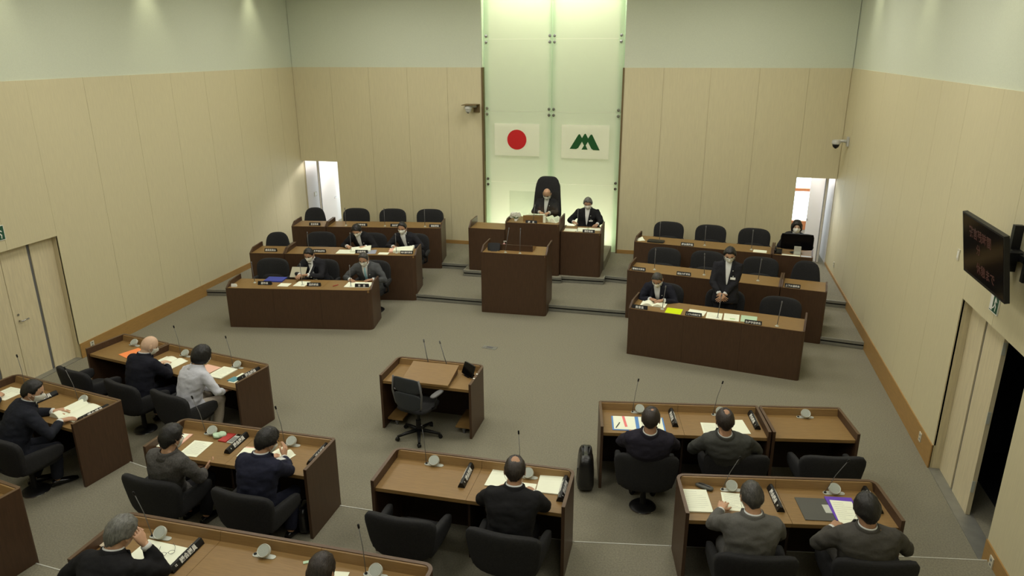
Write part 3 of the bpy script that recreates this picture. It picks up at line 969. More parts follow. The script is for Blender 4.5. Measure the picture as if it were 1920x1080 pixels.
for x, y, z, a, lb in (
        (-8.05, 12.34, 0, 189, 'empty black chair behind the blue folder'),
        (-7.02, 12.50, 0, 189, 'black chair of the man holding a clipboard'),
        (-5.98, 12.66, 0, 189, 'black chair of the man with the light blue tie'),
        (-7.90, 14.12, Z1, 189, 'empty black chair of the middle tier behind the man with the clipboard'),
        (-6.74, 14.28, Z1, 189, 'black chair of the bowed black-haired man on the middle tier'),
        (-5.80, 14.43, Z1, 189, 'black chair of the man with a name badge, left middle tier'),
        (-7.95, 16.06, Z2, 189, 'empty black chair beside the left rear doorway, top tier'),
        (-7.04, 16.20, Z2, 189, 'empty black chair in the middle of the left top tier'),
        (-6.12, 16.36, Z2, 189, 'empty black chair at the right end of the left top tier'),
        (-0.32, 12.46, 0, 171, 'black chair of the seated man reading on the right'),
        (0.72, 12.35, 0, 171, 'black chair behind the standing man'),
        (1.62, 12.12, 0, 171, 'empty black chair at the right end of the lowest right desk'),
        (-0.42, 14.44, Z1, 172, 'empty black chair at the left end of the right middle tier'),
        (0.44, 14.36, Z1, 172, 'empty black chair left of the standing man on the middle tier'),
        (1.44, 14.14, Z1, 172, 'empty black chair right of the standing man on the middle tier'),
        (-0.40, 16.26, Z2, 174, 'empty black chair behind the laptop, right top tier'),
        (0.52, 16.14, Z2, 174, 'empty black chair in the middle of the right top tier'),
        (1.44, 16.02, Z2, 174, 'empty black chair beside the woman at the monitor')):
    place(P_EX, FLAG, x, y, z, R(a), lb, gE)
for x, y, z, a, lb in (
        (-8.68, 13.72, Z1, 205, 'small black office chair in the left corner of the middle tier'),
        (-8.85, 15.72, Z2, 200, 'small black office chair in front of the left rear doorway'),
        (2.22, 13.88, Z1, 168, 'small black office chair near the right wall'),
        (2.20, 15.72, Z2, 176, 'black office chair the woman at the monitor sits on'),
        (-2.20, 16.12, 0.46, 180, 'black office chair the white-haired clerk sits on')):
    place(P_SM, FLAG, x, y, z, R(a), lb, 'small black office chairs')

# president's chair
pc = thing('president_chair', 'tall black high-backed chair of the president with a rounded top', 'chair', (-3.17, 16.12, 0.62), PI)
MB().pillow((0, 0.02, 0.42), (0.28, 0.27, 0.07), 4.5, 6).build('seat', M_BLACKFAB, pc, True)
def pf(x, y, z):
    return (x * (1 - 0.14 * (z / 0.55)), y + 0.35 * x * x - 0.1 * z, z)
MB().pillow((0, -0.27, 1.0), (0.315, 0.055, 0.56), 4.5, 10, pf).build('backrest', M_BLACKFAB, pc, True)
pts = []
for k in range(25):
    a = PI * k / 24
    x = 0.27 * math.cos(a); z = 0.30 + 0.24 * math.sin(a)
    q = pf(x / (1 - 0.14 * (z / 0.55)) * 1.0, -0.045, z)
    pts.append((q[0], q[1] - 0.27, 1.0 + z))
pts = [(0.305, -0.285, 0.75)] + pts + [(-0.305, -0.285, 0.75)]
MB().tube(pts, 0.016, 8).build('back_piping', M_LEATHER, pc, True)
for s in (-1, 1):
    MB().pillow((s * 0.32, 0.0, 0.63), (0.04, 0.24, 0.045), 3.5, 6).build('armrest', M_LEATHER, pc, True)
    MB().tube([(s * 0.32, 0.1, 0.6), (s * 0.32, 0.08, 0.44), (s * 0.2, 0.05, 0.37)], 0.022, 8).build('arm_support', M_BLACKPL, pc, True)
MB().lathe([(0.03, 0.06), (0.03, 0.37)], 0, 0, 12).build('column', M_BLACKPL, pc, SH)
star_base(pc, 0.3)

# mesh task chair at the questioner desk
tc_ = thing('task_chair', 'black mesh swivel chair with grey arm pad at the questioner desk', 'chair', (-3.32, 8.17, 0), R(-14))
MB().pillow((0, 0.02, 0.47), (0.24, 0.24, 0.035), 4, 6).build('seat', M_BLACKFAB, tc_, True)
M_MESHF = mat('mesh back', srgb(52, 56, 60), 0.7, var=0.2, scale=200)
MB().pillow((0, -0.25, 0.86), (0.225, 0.018, 0.115), 3.4, 8, lambda x, y, z: (x * (1 - 0.10 * z / 0.2), y + 0.9 * x * x - 0.12 * z, z)).build('upper_back', M_MESHF, tc_, True)
MB().pillow((0, -0.245, 0.63), (0.21, 0.016, 0.125), 3.4, 8, lambda x, y, z: (x * (1 + 0.08 * z / 0.2), y + 0.9 * x * x - 0.05 * z, z)).build('lower_back', M_MESHF, tc_, True)
for s in (-1, 1):
    MB().tube([(s * 0.20, -0.23, 0.96), (s * 0.23, -0.22, 0.75), (s * 0.20, -0.2, 0.56), (s * 0.12, -0.12, 0.45)], 0.013, 8).build('back_frame', M_GREYPL, tc_, True)
    MB().tube([(s * 0.2, 0.0, 0.45), (s * 0.29, 0.0, 0.5), (s * 0.29, 0.02, 0.66)], 0.018, 8).build('arm_support', M_BLACKPL, tc_, True)
    MB().pillow((s * 0.29, 0.04, 0.68), (0.045, 0.13, 0.018), 3, 6).build('arm_pad', M_GREYPL, tc_, True)
MB().lathe([(0.035, 0.07), (0.035, 0.25), (0.02, 0.25), (0.02, 0.38), (0.09, 0.40), (0.09, 0.44)], 0, 0, 14).build('column', M_BLACKPL, tc_, SH)
star_base(tc_, 0.30)
# ------------------------------------------------------------------ people
def A(*p):
    return np.array(p, dtype=float)


def nrm(v):
    n = np.linalg.norm(v)
    return v / n if n > 1e-9 else v


def ring_loft(rings, n=16, cap=True):
    """rings: (centre, side vector, front vector, rx, ry, exponent)"""
    vs = []; fs = []
    for c, s, f, rx, ry, e in rings:
        for k in range(n):
            a = 2 * PI * k / n
            ca, sa = math.cos(a), math.sin(a)
            x = math.copysign(abs(ca) ** (2 / e), ca) * rx
            y = math.copysign(abs(sa) ** (2 / e), sa) * ry
            vs.append(c + s * x + f * y)
    m = len(rings)
    for i in range(m - 1):
        for k in range(n):
            fs.append((i * n + k, i * n + (k + 1) % n, (i + 1) * n + (k + 1) % n, (i + 1) * n + k))
    if cap:
        fs.append(tuple(range(n - 1, -1, -1)))
        fs.append(tuple(range((m - 1) * n, m * n)))
    return vs, fs


def sphere_dirs(nu, nv):
    d = []; fs = []
    d.append((0, 0, 1))
    for j in range(1, nv):
        th = PI * j / nv
        for i in range(nu):
            ph = 2 * PI * i / nu
            d.append((math.sin(th) * math.cos(ph), math.sin(th) * math.sin(ph), math.cos(th)))
    d.append((0, 0, -1))
    last = len(d) - 1
    for i in range(nu):
        fs.append((0, 1 + i, 1 + (i + 1) % nu))
        fs.append((last, 1 + (nv - 2) * nu + (i + 1) % nu, 1 + (nv - 2) * nu + i))
    for j in range(nv - 2):
        for i in range(nu):
            a = 1 + j * nu + i; b = 1 + j * nu + (i + 1) % nu
            fs.append((a, a + nu, b + nu, b))
    return np.array(d), fs


HD = sphere_dirs(36, 26)
HH = sphere_dirs(40, 28)


def head_surface(d):
    """face towards +y; returns points and rough outward normals"""
    x, y, z = d[:, 0], d[:, 1], d[:, 2]
    X = 0.0765 * x; Y = 0.096 * y; Z = 0.118 * z
    t = np.clip(-z, 0, 1)
    X = X * (1 - 0.30 * t ** 1.4)
    Y = np.where(y < 0, Y * (1 - 0.42 * np.clip(t - 0.25, 0, 1)), Y * (1 - 0.06 * t) + 0.010 * t)
    Y = np.where(y < 0, Y - 0.006 * np.clip(z + 0.3, 0, 1), Y)
    fr = np.clip((y - 0.25) / 0.5, 0, 1)
    Y = Y - 0.006 * fr * np.exp(-((Z - 0.01) / 0.05) ** 2)
    Y = Y + fr * 0.024 * np.exp(-((X / 0.0125) ** 2)) * np.exp(-(((Z + 0.026) / 0.019) ** 2))
    Y = Y + fr * 0.010 * np.exp(-((X / 0.010) ** 2)) * np.exp(-(((Z + 0.004) / 0.02) ** 2))
    Y = Y - fr * 0.008 * np.exp(-(((np.abs(X) - 0.031) / 0.014) ** 2) - (((Z - 0.006) / 0.011) ** 2))
    Y = Y + fr * 0.004 * np.exp(-(((Z - 0.026) / 0.009) ** 2)) * np.exp(-((X / 0.05) ** 2))
    Y = Y + fr * 0.005 * np.exp(-(((Z + 0.062) / 0.010) ** 2)) * np.exp(-((X / 0.022) ** 2))
    P = np.stack([X, Y, Z], 1)
    N = np.stack([x / 0.0765, y / 0.096, z / 0.118], 1)
    N = N / np.linalg.norm(N, axis=1)[:, None]
    return P, N


def smooth01(x):
    x = np.clip(x, 0, 1)
    return x * x * (3 - 2 * x)


def head_parts():
    P, N = head_surface(HD[0])
    v = [tuple(p) for p in P]
    f = list(HD[1])
    return v, f


def ears():
    out = []
    for s in (-1, 1):
        def fn(x, y, z, s=s):
            return (x + s * 0.006 + s * 0.25 * max(-y, 0), y - 0.12 * z, z)
        v, f = pillow((s * 0.0755, -0.008, -0.004), (0.007, 0.017, 0.031), 2.4, 4, fn)
        out.append((v, f))
    return out


HAIRLINE = {
    'short': ([0, 38, 58, 74, 92, 110, 150, 180], [0.082, 0.072, 0.052, -0.004, -0.012, -0.030, -0.082, -0.090], 0.013),
    'full': ([0, 38, 58, 76, 92, 110, 150, 180], [0.070, 0.062, 0.040, -0.014, -0.022, -0.036, -0.088, -0.096], 0.018),
    'bob': ([0, 30, 55, 72, 95, 120, 180], [0.060, 0.046, -0.030, -0.080, -0.088, -0.090, -0.088], 0.022),
    'thin': ([0, 40, 62, 80, 92, 110, 150, 180], [0.082, 0.074, 0.050, -0.010, -0.012, -0.030, -0.076, -0.084], 0.009),
    'fringe': ([0, 40, 70, 84, 92, 110, 150, 180], [0.2, 0.2, 0.06, 0.004, -0.012, -0.030, -0.076, -0.084], 0.004),
}


def hair_mesh(style, seed, crown=None):
    """crown: (x, y, radius) of a bald spot on the top of the head"""
    P, N = head_surface(HH[0])
    P0 = P.copy()
    d = HH[0]
    az = np.degrees(np.abs(np.arctan2(d[:, 0], d[:, 1])))
    xs, zs, T = HAIRLINE[style]
    zb = np.interp(az, xs, zs)
    nz = np.array([noise.noise(Vector((p[0] * 45 + seed, p[1] * 45, p[2] * 20))) for p in P])
    nf = np.array([noise.noise(Vector((p[0] * 130 + seed, p[1] * 130, p[2] * 60))) for p in P])
    k = smooth01((P[:, 2] - zb + 0.006 * nz) / 0.016)
    thick = T * (1 + 0.40 * nz + 0.30 * nf)
    if style == 'bob':
        low = np.clip(-P[:, 2] / 0.09, 0, 1)
        thick = thick + 0.016 * low * (az > 50)
    if style == 'fringe':
        top = smooth01((P[:, 2] - 0.035) / 0.03)
        k = k * (1 - top)
    if crown:
        cx, cy, cr = crown
        dd = np.sqrt((P[:, 0] - cx) ** 2 + (P[:, 1] - cy) ** 2)
        on = smooth01((cr - dd + 0.012 * nz + 0.008 * nf) / 0.02) * (P[:, 2] > 0.0)
        k = k * (1 - on)
    off = thick * k - 0.006 * (1 - k)
    Q = P + N * off[:, None]
    return [tuple(q) for q in Q], list(HH[1])


def mask_mesh(z0=-0.098, z1=-0.002):
    P, N = head_surface(HH[0])
    d = HH[0]
    az = np.degrees(np.abs(np.arctan2(d[:, 0], d[:, 1])))
    k = smooth01((72 - az) / 8) * smooth01((P[:, 2] - z0) / 0.010) * smooth01((z1 + 0.012 * (1 - np.clip(az / 70, 0, 1)) - P[:, 2]) / 0.010)
    bulge = 0.006 + 0.010 * np.exp(-((P[:, 0] / 0.03) ** 2)) * np.exp(-(((P[:, 2] + 0.055) / 0.03) ** 2))
    off = bulge * k - 0.006 * (1 - k)
    Q = P + N * off[:, None]
    return [tuple(q) for q in Q], list(HH[1])


def apply_mod(vs, fs, mods):
    me = bpy.data.meshes.new('tmp')
    me.from_pydata([tuple(float(c) for c in v) for v in vs], [], fs)
    o = bpy.data.objects.new('tmp', me)
    COL.objects.link(o)
    for typ, kw in mods:
        m = o.modifiers.new('m', typ)
        for a, b in kw.items():
            setattr(m, a, b)
    dg = bpy.context.evaluated_depsgraph_get()
    out = bpy.data.meshes.new_from_object(o.evaluated_get(dg))
    bpy.data.objects.remove(o); bpy.data.meshes.remove(me)
    return out


def join(parts):
    vs = []; fs = []
    for v, f in parts:
        o = len(vs)
        vs += [tuple(float(c) for c in p) for p in v]
        fs += [tuple(o + i for i in q) for q in f]
    return vs, fs


def boolean_union(groups):
    tmp = []
    for g in groups:
        v, f = join(g)
        me = bpy.data.meshes.new('tmp'); me.from_pydata(v, [], f)
        bm = bmesh.new(); bm.from_mesh(me)
        bmesh.ops.recalc_face_normals(bm, faces=bm.faces)
        bm.to_mesh(me); bm.free()
        o = bpy.data.objects.new('tmp', me); COL.objects.link(o)
        tmp.append(o)
    base = tmp[0]
    for o in tmp[1:]:
        m = base.modifiers.new('u', 'BOOLEAN')
        m.operation = 'UNION'; m.solver = 'MANIFOLD'; m.object = o
    dg = bpy.context.evaluated_depsgraph_get()
    dg.update()
    out = bpy.data.meshes.new_from_object(base.evaluated_get(dg))
    if len(out.vertices) < sum(len(o.data.vertices) for o in tmp) * 0.5:
        print('UNION FALLBACK', len(out.vertices), sum(len(o.data.vertices) for o in tmp))
        v, f = join([q for g in groups for q in g])
        out = bpy.data.meshes.new('body'); out.from_pydata(v, [], f)
    for o in tmp:
        me = o.data
        bpy.data.objects.remove(o); bpy.data.meshes.remove(me)
    return out


def obj_from(me, name, m, par, smooth=True):
    me.name = name
    me.materials.clear()
    me.materials.append(m)
    if smooth: me.shade_smooth()
    o = bpy.data.objects.new(name, me)
    COL.objects.link(o); o.parent = par
    return o


def mesh_from(v, f, name, m, par, smooth=True):
    me = bpy.data.meshes.new(name)
    me.from_pydata([tuple(float(c) for c in p) for p in v], [], f)
    return obj_from(me, name, m, par, smooth)


def ik(S, Wp, a, b, pole):
    d = Wp - S
    L = np.linalg.norm(d)
    if L > (a + b) * 0.985:
        Wp = S + d / L * (a + b) * 0.985
        d = Wp - S; L = np.linalg.norm(d)
    u = d / L
    x = (a * a - b * b + L * L) / (2 * L)
    hgt = math.sqrt(max(a * a - x * x, 1e-6))
    p = pole - u * np.dot(pole, u)
    return S + u * x + nrm(p) * hgt, Wp


def hand_parts(wr, f, n, side, curl, female=False):
    """wr wrist, f direction of the fingers, n palm normal, side = thumb direction"""
    f = nrm(f); n = nrm(n - f * np.dot(n, f)); s = nrm(side - f * np.dot(side, f) - n * np.dot(side, n))
    sc = 1.02 if female else 1.1
    rings = []
    for t, rx, ry in ((-0.02, 0.025, 0.019), (0.015, 0.031, 0.019), (0.05, 0.040, 0.017), (0.082, 0.042, 0.014), (0.095, 0.036, 0.010)):
        rings.append((wr + f * t * sc, s, n, rx * sc, ry * sc, 2.6))
    palm = ring_loft(rings, 12)
    fingers = []
    for k, (o, L) in enumerate(((0.0315, 0.070), (0.0105, 0.080), (-0.0105, 0.075), (-0.0315, 0.058))):
        p = wr + (f * 0.082 + s * o) * sc
        d = nrm(f + s * (o * 3.0))
        pts = [p - d * 0.012, p]
        ang = 0.0
        for seg, q in enumerate((0.45, 0.32, 0.25)):
            ang += curl * (0.55 if seg == 0 else 0.8)
            p = p + (d * math.cos(ang) + n * math.sin(ang)) * L * q * sc
            pts.append(p)
        fingers.append(tube(pts, [0.0088 * sc, 0.0088 * sc, 0.0082 * sc, 0.0075 * sc, 0.0058 * sc], 8))
    p = wr + (f * 0.022 + s * 0.022) * sc
    d = nrm(f * 0.62 + s * 0.72 + n * 0.25)
    d2 = nrm(f * 0.9 + s * 0.30 + n * (0.2 + curl * 0.3))
    thumb = tube([p - d * 0.01, p + d * 0.035 * sc, p + d * 0.035 * sc + d2 * 0.032 * sc, p + d * 0.035 * sc + d2 * 0.058 * sc], [0.0125 * sc, 0.0115 * sc, 0.0098 * sc, 0.007 * sc], 8)
    return palm, fingers, thumb


def person(label, root, face, head, pitch=20, yaw=0, roll=0, handL=None, handR=None, suit=None, skin_m=None, hair=None, hair_m=None, crown=None,
           female=False, standing=False, mask=True, shirt=True, tie=None, badge=False, pin=True, glasses=False, trousers=None, shirt_m=None,
           fL=None, fR=None, nL=None, nR=None, curlL=0.45, curlR=0.45, poleL=None, poleR=None, open_front=True, skirt=True, seed=0, width=1.0, feet=None):
    """root: world point on the floor under the hips; face: heading (deg, 0 = +y); head: world centre of the head.
    handL/handR: world wrist targets of the person's own left and right hand."""
    r = thing('person', label, 'person', root)
    o = A(*root)
    a = R(face)
    fw = A(-math.sin(a), math.cos(a), 0.0); sd = A(math.cos(a), math.sin(a), 0.0); up = A(0, 0, 1)   # sd = person's right
    G = 1.12
    K = (0.93 if female else 1.0) * width * 1.13
    hip = A(0, 0, 0.93) if standing else A(0, 0, 0.515) + fw * 0.05
    hc = A(*head) - o
    hr = Matrix.Rotation(a + R(yaw), 3, 'Z') @ Matrix.Rotation(-R(pitch), 3, 'X') @ Matrix.Rotation(R(roll), 3, 'Y')
    HR0 = np.array(hr)
    hup = HR0 @ A(0, 0, 1); hfw = HR0 @ A(0, 1, 0)
    HR = HR0 * G
    # neck base: below and behind the head
    nb = hc - hup * 0.106 - hfw * 0.024 - up * 0.020
    spine = nb - hip
    sl = np.linalg.norm(spine)
    su = nrm(spine)
    # slightly rounded back
    def sp(t):
        b = math.sin(PI * min(max(t, 0), 1)) * 0.035
        back = nrm(np.cross(su, sd))          # roughly backwards
        if np.dot(back, fw) > 0: back = -back
        return hip + spine * t + back * b
    def fr(t):
        q = nrm(sp(min(t + 0.05, 1.05)) - sp(t - 0.05))
        f = nrm(np.cross(q, sd))
        if np.dot(f, fw) < 0: f = -f
        return q, f
    tor = [(-0.22, 0.195, 0.150), (-0.08, 0.195, 0.148), (0.10, 0.182, 0.138), (0.30, 0.176, 0.132), (0.50, 0.186, 0.136), (0.68, 0.205, 0.138), (0.80, 0.212, 0.122),
           (0.88, 0.200, 0.104), (0.940, 0.150, 0.088), (0.980, 0.088, 0.076), (1.03, 0.074, 0.072)]
    if not skirt or standing:
        tor[0] = (-0.20 if standing else -0.1, 0.190, 0.135)
    def rings(sc, lo=-9, hi=9, extra=0.0):
        out = []
        for t, rx, ry in tor:
            if lo <= t <= hi:
                q, f = fr(t)
                kk = K if t < 0.97 else 1.0
                if female and 0.2 < t < 0.4: kk *= 0.93
                out.append((sp(t), sd, f, rx * kk * sc + extra, ry * (K if t < 0.97 else 1.0) * sc + extra, 2.3))
        return out
    q8, f8 = fr(0.84)
    sh = {}
    for nm, s in (('L', -1), ('R', 1)):
        sh[nm] = sp(0.84) + sd * s * 0.168 * K - q8 * 0.012
    ua, fa = (0.305, 0.27) if not female else (0.28, 0.25)
    arms = {}
    for nm, s, hd, pole in (('L', -1, handL, poleL), ('R', 1, handR, poleR)):
        w = (A(*hd) - o) if hd is not None else sh[nm] + A(0, 0, -0.42) + fw * 0.18 + sd * s * 0.02
        pl = A(*pole) if pole is not None else sd * s * 0.85 - up * 0.62 - fw * 0.15
        e, w = ik(sh[nm], w, ua, fa, pl)
        arms[nm] = (sh[nm], e, w)
    knees = {}
    for nm, s in (('L', -1), ('R', 1)):
        if standing:
            h0 = hip + sd * s * 0.09; kn = h0 + fw * 0.01 - up * 0.43; an = kn - up * 0.41
        else:
            h0 = hip + sd * s * 0.10 - up * 0.02; kn = h0 + fw * 0.40 + sd * s * 0.03 - up * 0.01
            an = A(0, 0, 0.09) + fw * (0.34 if feet is None else feet[0 if s < 0 else 1]) + sd * s * 0.12
        knees[nm] = (h0, kn, an)
    # ---- body: one continuous skin surface
    hv, hf = head_parts()
    hv = [hc + HR @ A(*p) for p in hv]
    evs = [([hc + HR @ A(*p) for p in v], f) for v, f in ears()]
    neck = tube([nb - su * 0.06, nb + su * 0.0, hc - hup * 0.06 - hfw * 0.014, hc - hup * 0.02 - hfw * 0.012], [0.074, 0.068, 0.062, 0.056], 14)
    core = ring_loft(rings(0.80), 14)
    limbs = []; palms = []; fing = []; thumbs = []; feetp = []
    for nm, s in (('L', -1), ('R', 1)):
        S_, e, w = arms[nm]
        fdir = nrm(w - e)
        limbs.append(tube([S_ - sd * s * 0.05, S_, S_ * 0.5 + e * 0.5, e, e * 0.5 + w * 0.5, w], [0.05, 0.05, 0.043, 0.036, 0.034, 0.024], 10))
        hfwd = (fL if nm == 'L' else fR); hn = (nL if nm == 'L' else nR)
        ff = A(*hfwd) if hfwd is not None else nrm(nrm(A(fdir[0], fdir[1], 0)) + fdir * 0.25)
        nn = A(*hn) if hn is not None else A(0, 0, -1)
        thumb_side = -sd * s if abs(np.dot(nn, up)) > 0.4 and np.dot(nn, up) < 0 else (sd * s if abs(np.dot(nn, up)) > 0.4 else up)
        p, fi, th = hand_parts(w, ff, nn, thumb_side, curlL if nm == 'L' else curlR, female)
        palms.append(p); fing += fi; thumbs.append(th)
        h0, kn, an = knees[nm]
        limbs.append(tube([h0, kn * 0.5 + h0 * 0.5, kn, kn * 0.5 + an * 0.5, an, an - up * 0.04], [0.072, 0.064, 0.05, 0.044, 0.033, 0.034], 10))
        feetp.append(ring_loft([(an - up * 0.05 - fw * 0.05, sd, up, 0.028, 0.026, 2.2), (an - up * 0.05 + fw * 0.06, sd, up, 0.036, 0.028, 2.2), (an - up * 0.06 + fw * 0.15, sd, up, 0.034, 0.018, 2.2)], 10))
    body = boolean_union([[core], [neck] + limbs, [(hv, hf)] + palms, evs + feetp + fing[:4:2] + fing[4::2], fing[1:4:2] + fing[5::2] + thumbs])
    obj_from(body, 'body', skin_m, r)
    # ---- jacket: remeshed torso and sleeves
    fit = []
    fit.append(ring_loft(rings(1.0, hi=0.985), 20))
    cuffs = []
    for nm, s in (('L', -1), ('R', 1)):
        S_, e, w = arms[nm]
        w2 = e + (w - e) * 0.90
        rr = [0.068, 0.086, 0.075, 0.067, 0.058, 0.046]
        if female: rr = [q * 0.87 for q in rr]
        fit.append(tube([S_ - sd * s * 0.07, S_, S_ * 0.5 + e * 0.5, e, e * 0.45 + w2 * 0.55, w2], rr, 14))
        fit.append(pillow(tuple(e), (0.058 * (0.87 if female else 1), 0.058 * (0.87 if female else 1), 0.058 * (0.87 if female else 1)), 2, 4))
        if shirt:
            c = e + (w - e)
            cuffs.append(tube([e + (w - e) * 0.84, e + (w - e) * 0.97], [0.041, 0.040], 12))
        if not standing and skirt:
            h0, kn, an = knees[nm]
            fit.append(tube([h0 - fw * 0.03, h0 * 0.65 + kn * 0.35], [0.122, 0.106], 12))
    v, f = join(fit)
    jk = apply_mod(v, f, [('REMESH', dict(mode='VOXEL', voxel_size=0.0155)), ('SMOOTH', dict(factor=0.5, iterations=5))])
    n = len(jk.vertices)
    co = np.empty(n * 3); jk.vertices.foreach_get('co', co); co = co.reshape(-1, 3)
    no = np.empty(n * 3); jk.vertices.foreach_get('normal', no); no = no.reshape(-1, 3)
    dis = np.array([noise.noise(Vector((p[0] * 9 + seed, p[1] * 9, p[2] * 16))) * 0.011 + noise.noise(Vector((p[0] * 24 + seed, p[1] * 24, p[2] * 34))) * 0.0045 for p in co])
    co = co + no * dis[:, None]
    jk.vertices.foreach_set('co', co.reshape(-1)); jk.update()
    bvh = BVHTree.FromPolygons([Vector(p) for p in co], [tuple(p.vertices) for p in jk.polygons])
    obj_from(jk, 'jacket', suit, r)
    sm = shirt_m or M_SHIRT

    def patch(name, fn, nu, nv, off, m, th=0.006):
        """fn(u, v) -> (x across, t along the spine); laid on the jacket front"""
        top = []; bot = []
        for j in range(nv + 1):
            for i in range(nu + 1):
                x, t = fn(i / nu, j / nv)
                q, ff = fr(min(t, 0.97))
                base = sp(t) + sd * x + ff * 0.5
                hit = bvh.ray_cast(Vector(base), Vector(-ff), 0.62)
                p = A(*hit[0]) if hit[0] is not None else sp(t) + sd * x + ff * 0.07
                top.append(p + ff * off); bot.append(p - ff * th)
        fs = []; w_ = nu + 1; m_ = len(top)
        for j in range(nv):
            for i in range(nu):
                k = j * w_ + i
                fs.append((k, k + 1, k + w_ + 1, k + w_)); fs.append((m_ + k, m_ + k + w_, m_ + k + w_ + 1, m_ + k + 1))
        ring = [i for i in range(w_)] + [j * w_ + nu for j in range(1, nv + 1)] + [nv * w_ + i for i in range(nu - 1, -1, -1)] + [j * w_ for j in range(nv - 1, 0, -1)]
        for p, q in zip(ring, ring[1:] + ring[:1]):
            fs.append((q, p, m_ + p, m_ + q))
        return mesh_from(top + bot, fs, name, m, r)

    if open_front and shirt:
        lo, hi = 0.30, 1.0
        def wv(t):
            return 0.008 + 0.050 * ((t - lo) / (hi - lo)) ** 0.9
        patch('shirt_front', lambda u, v_: ((u - 0.5) * 2 * wv(lo + (hi - lo) * v_), lo + (hi - lo) * v_), 6, 12, 0.004, sm)
        for s in (-1, 1):
            patch('lapel', lambda u, v_, s=s: (s * (wv(lo + (hi - lo) * v_) + u * (0.012 + 0.045 * math.sin(PI * min(1, v_ * 0.95)) ** 0.8)), lo + (hi - lo) * v_), 3, 12, 0.010, suit)
        if tie:
            patch('necktie', lambda u, v_: ((u - 0.5) * (0.028 + 0.045 * (1 - v_)), lo + 0.01 + (hi - lo - 0.05) * v_), 4, 10, 0.014, tie)
        if badge:
            patch('name_badge', lambda u, v_: (-0.135 + (u) * 0.085, 0.47 + 0.075 * v_), 3, 3, 0.016, M_WHITE)
            patch('badge_clip', lambda u, v_: (-0.100 + u * 0.014, 0.545 + 0.05 * v_), 2, 2, 0.016, M_SILVER)
        if pin:
            patch('lapel_pin', lambda u, v_: (-0.090 + u * 0.016, 0.74 + 0.02 * v_), 2, 2, 0.018, M_SILVER)
    if shirt:
        cr = []
        for t, rr in ((-0.03, 0.084), (0.008, 0.077), (0.026, 0.0735)):
            cr.append((nb + su * t - hfw * 0.004, sd, nrm(np.cross(su, sd)), rr, rr * 0.98, 2.0))
        mesh_from(*ring_loft(cr, 18, False), 'shirt_collar', sm, r).modifiers.new('thickness', 'SOLIDIFY').thickness = 0.004
        for c in cuffs:
            mesh_from(*c, 'shirt_cuff', sm, r)
    # jacket collar
    cr = []
    for t, rr in ((-0.060, 0.128), (-0.03, 0.106), (0.0, 0.094), (0.017, 0.0865)):
        cr.append((nb + su * t - hfw * 0.006, sd, nrm(np.cross(su, sd)), rr, rr * 0.94, 2.0))
    vs, fs = ring_loft(cr, 24, False)
    keep = []
    for q in fs:
        c = sum((A(*vs[i]) for i in q)) / 4 - nb
        if np.dot(c, fw) < 0.045:
            keep.append(q)
    mesh_from(vs, keep, 'jacket_collar', suit, r).modifiers.new('thickness', 'SOLIDIFY').thickness = 0.010
    # ---- trousers and shoes
    fit = [ring_loft([(hip + up * 0.10, sd, fw, 0.165 * K, 0.12 * K, 2.3), (hip, sd, fw, 0.18 * K, 0.135 * K, 2.3), (hip - up * 0.075, sd, fw, 0.165 * K, 0.125 * K, 2.3)], 16)]
    for nm, s in (('L', -1), ('R', 1)):
        h0, kn, an = knees[nm]
        fit.append(tube([h0, h0 * 0.5 + kn * 0.5, kn, kn * 0.5 + an * 0.5, an + up * 0.005], [0.106, 0.094, 0.077, 0.071, 0.063], 14))
        fit.append(pillow(tuple(kn), (0.071, 0.071, 0.071), 2, 4))
        sv, sf = ring_loft([(an - up * 0.052 - fw * 0.075, sd, up, 0.026, 0.030, 2.4), (an - up * 0.048 - fw * 0.05, sd, up, 0.036, 0.040, 2.4), (an - up * 0.045 + fw * 0.0, sd, up, 0.040, 0.044, 2.4),
                            (an - up * 0.056 + fw * 0.08, sd, up, 0.046, 0.033, 2.4), (an - up * 0.066 + fw * 0.16, sd, up, 0.046, 0.023, 2.4), (an - up * 0.072 + fw * 0.205, sd, up, 0.028, 0.016, 2.4)], 14)
        mesh_from(sv, sf, 'shoe', M_SHOE, r)
    v, f = join(fit)
    tm = apply_mod(v, f, [('REMESH', dict(mode='VOXEL', voxel_size=0.02)), ('SMOOTH', dict(factor=0.5, iterations=4))])
    obj_from(tm, 'trousers', trousers or suit, r)
    # ---- head dress
    HM = lambda vs: [hc + HR @ A(*p) for p in vs]
    if hair:
        v, f = hair_mesh(hair, seed * 3.7 + 1, crown)
        mesh_from(HM(v), f, 'hair', hair_m, r)
    if mask:
        v, f = mask_mesh()
        mk = mesh_from(HM(v), f, 'face_mask', M_MASK, r)
        for s in (-1, 1):
            for z0, z1 in ((-0.030, 0.016), (-0.080, -0.030)):
                pts = [(s * 0.064, 0.045, z0), (s * 0.079, 0.012, (z0 + z1) / 2), (s * 0.084, -0.018, z1)]
                mesh_from(*tube(HM(pts), 0.0016, 5), 'ear_loop', M_MASK, mk)
    for s in (-1, 1):
        v, f = pillow((s * 0.031, 0.079, 0.006), (0.0125, 0.007, 0.0055), 2, 4)
        mesh_from(HM(v), f, 'eye', M_EYE, r)
        v, f = pillow((s * 0.032, 0.0855, 0.027), (0.018, 0.005, 0.0035), 2, 4)
        mesh_from(HM(v), f, 'eyebrow', hair_m or M_EYE, r)
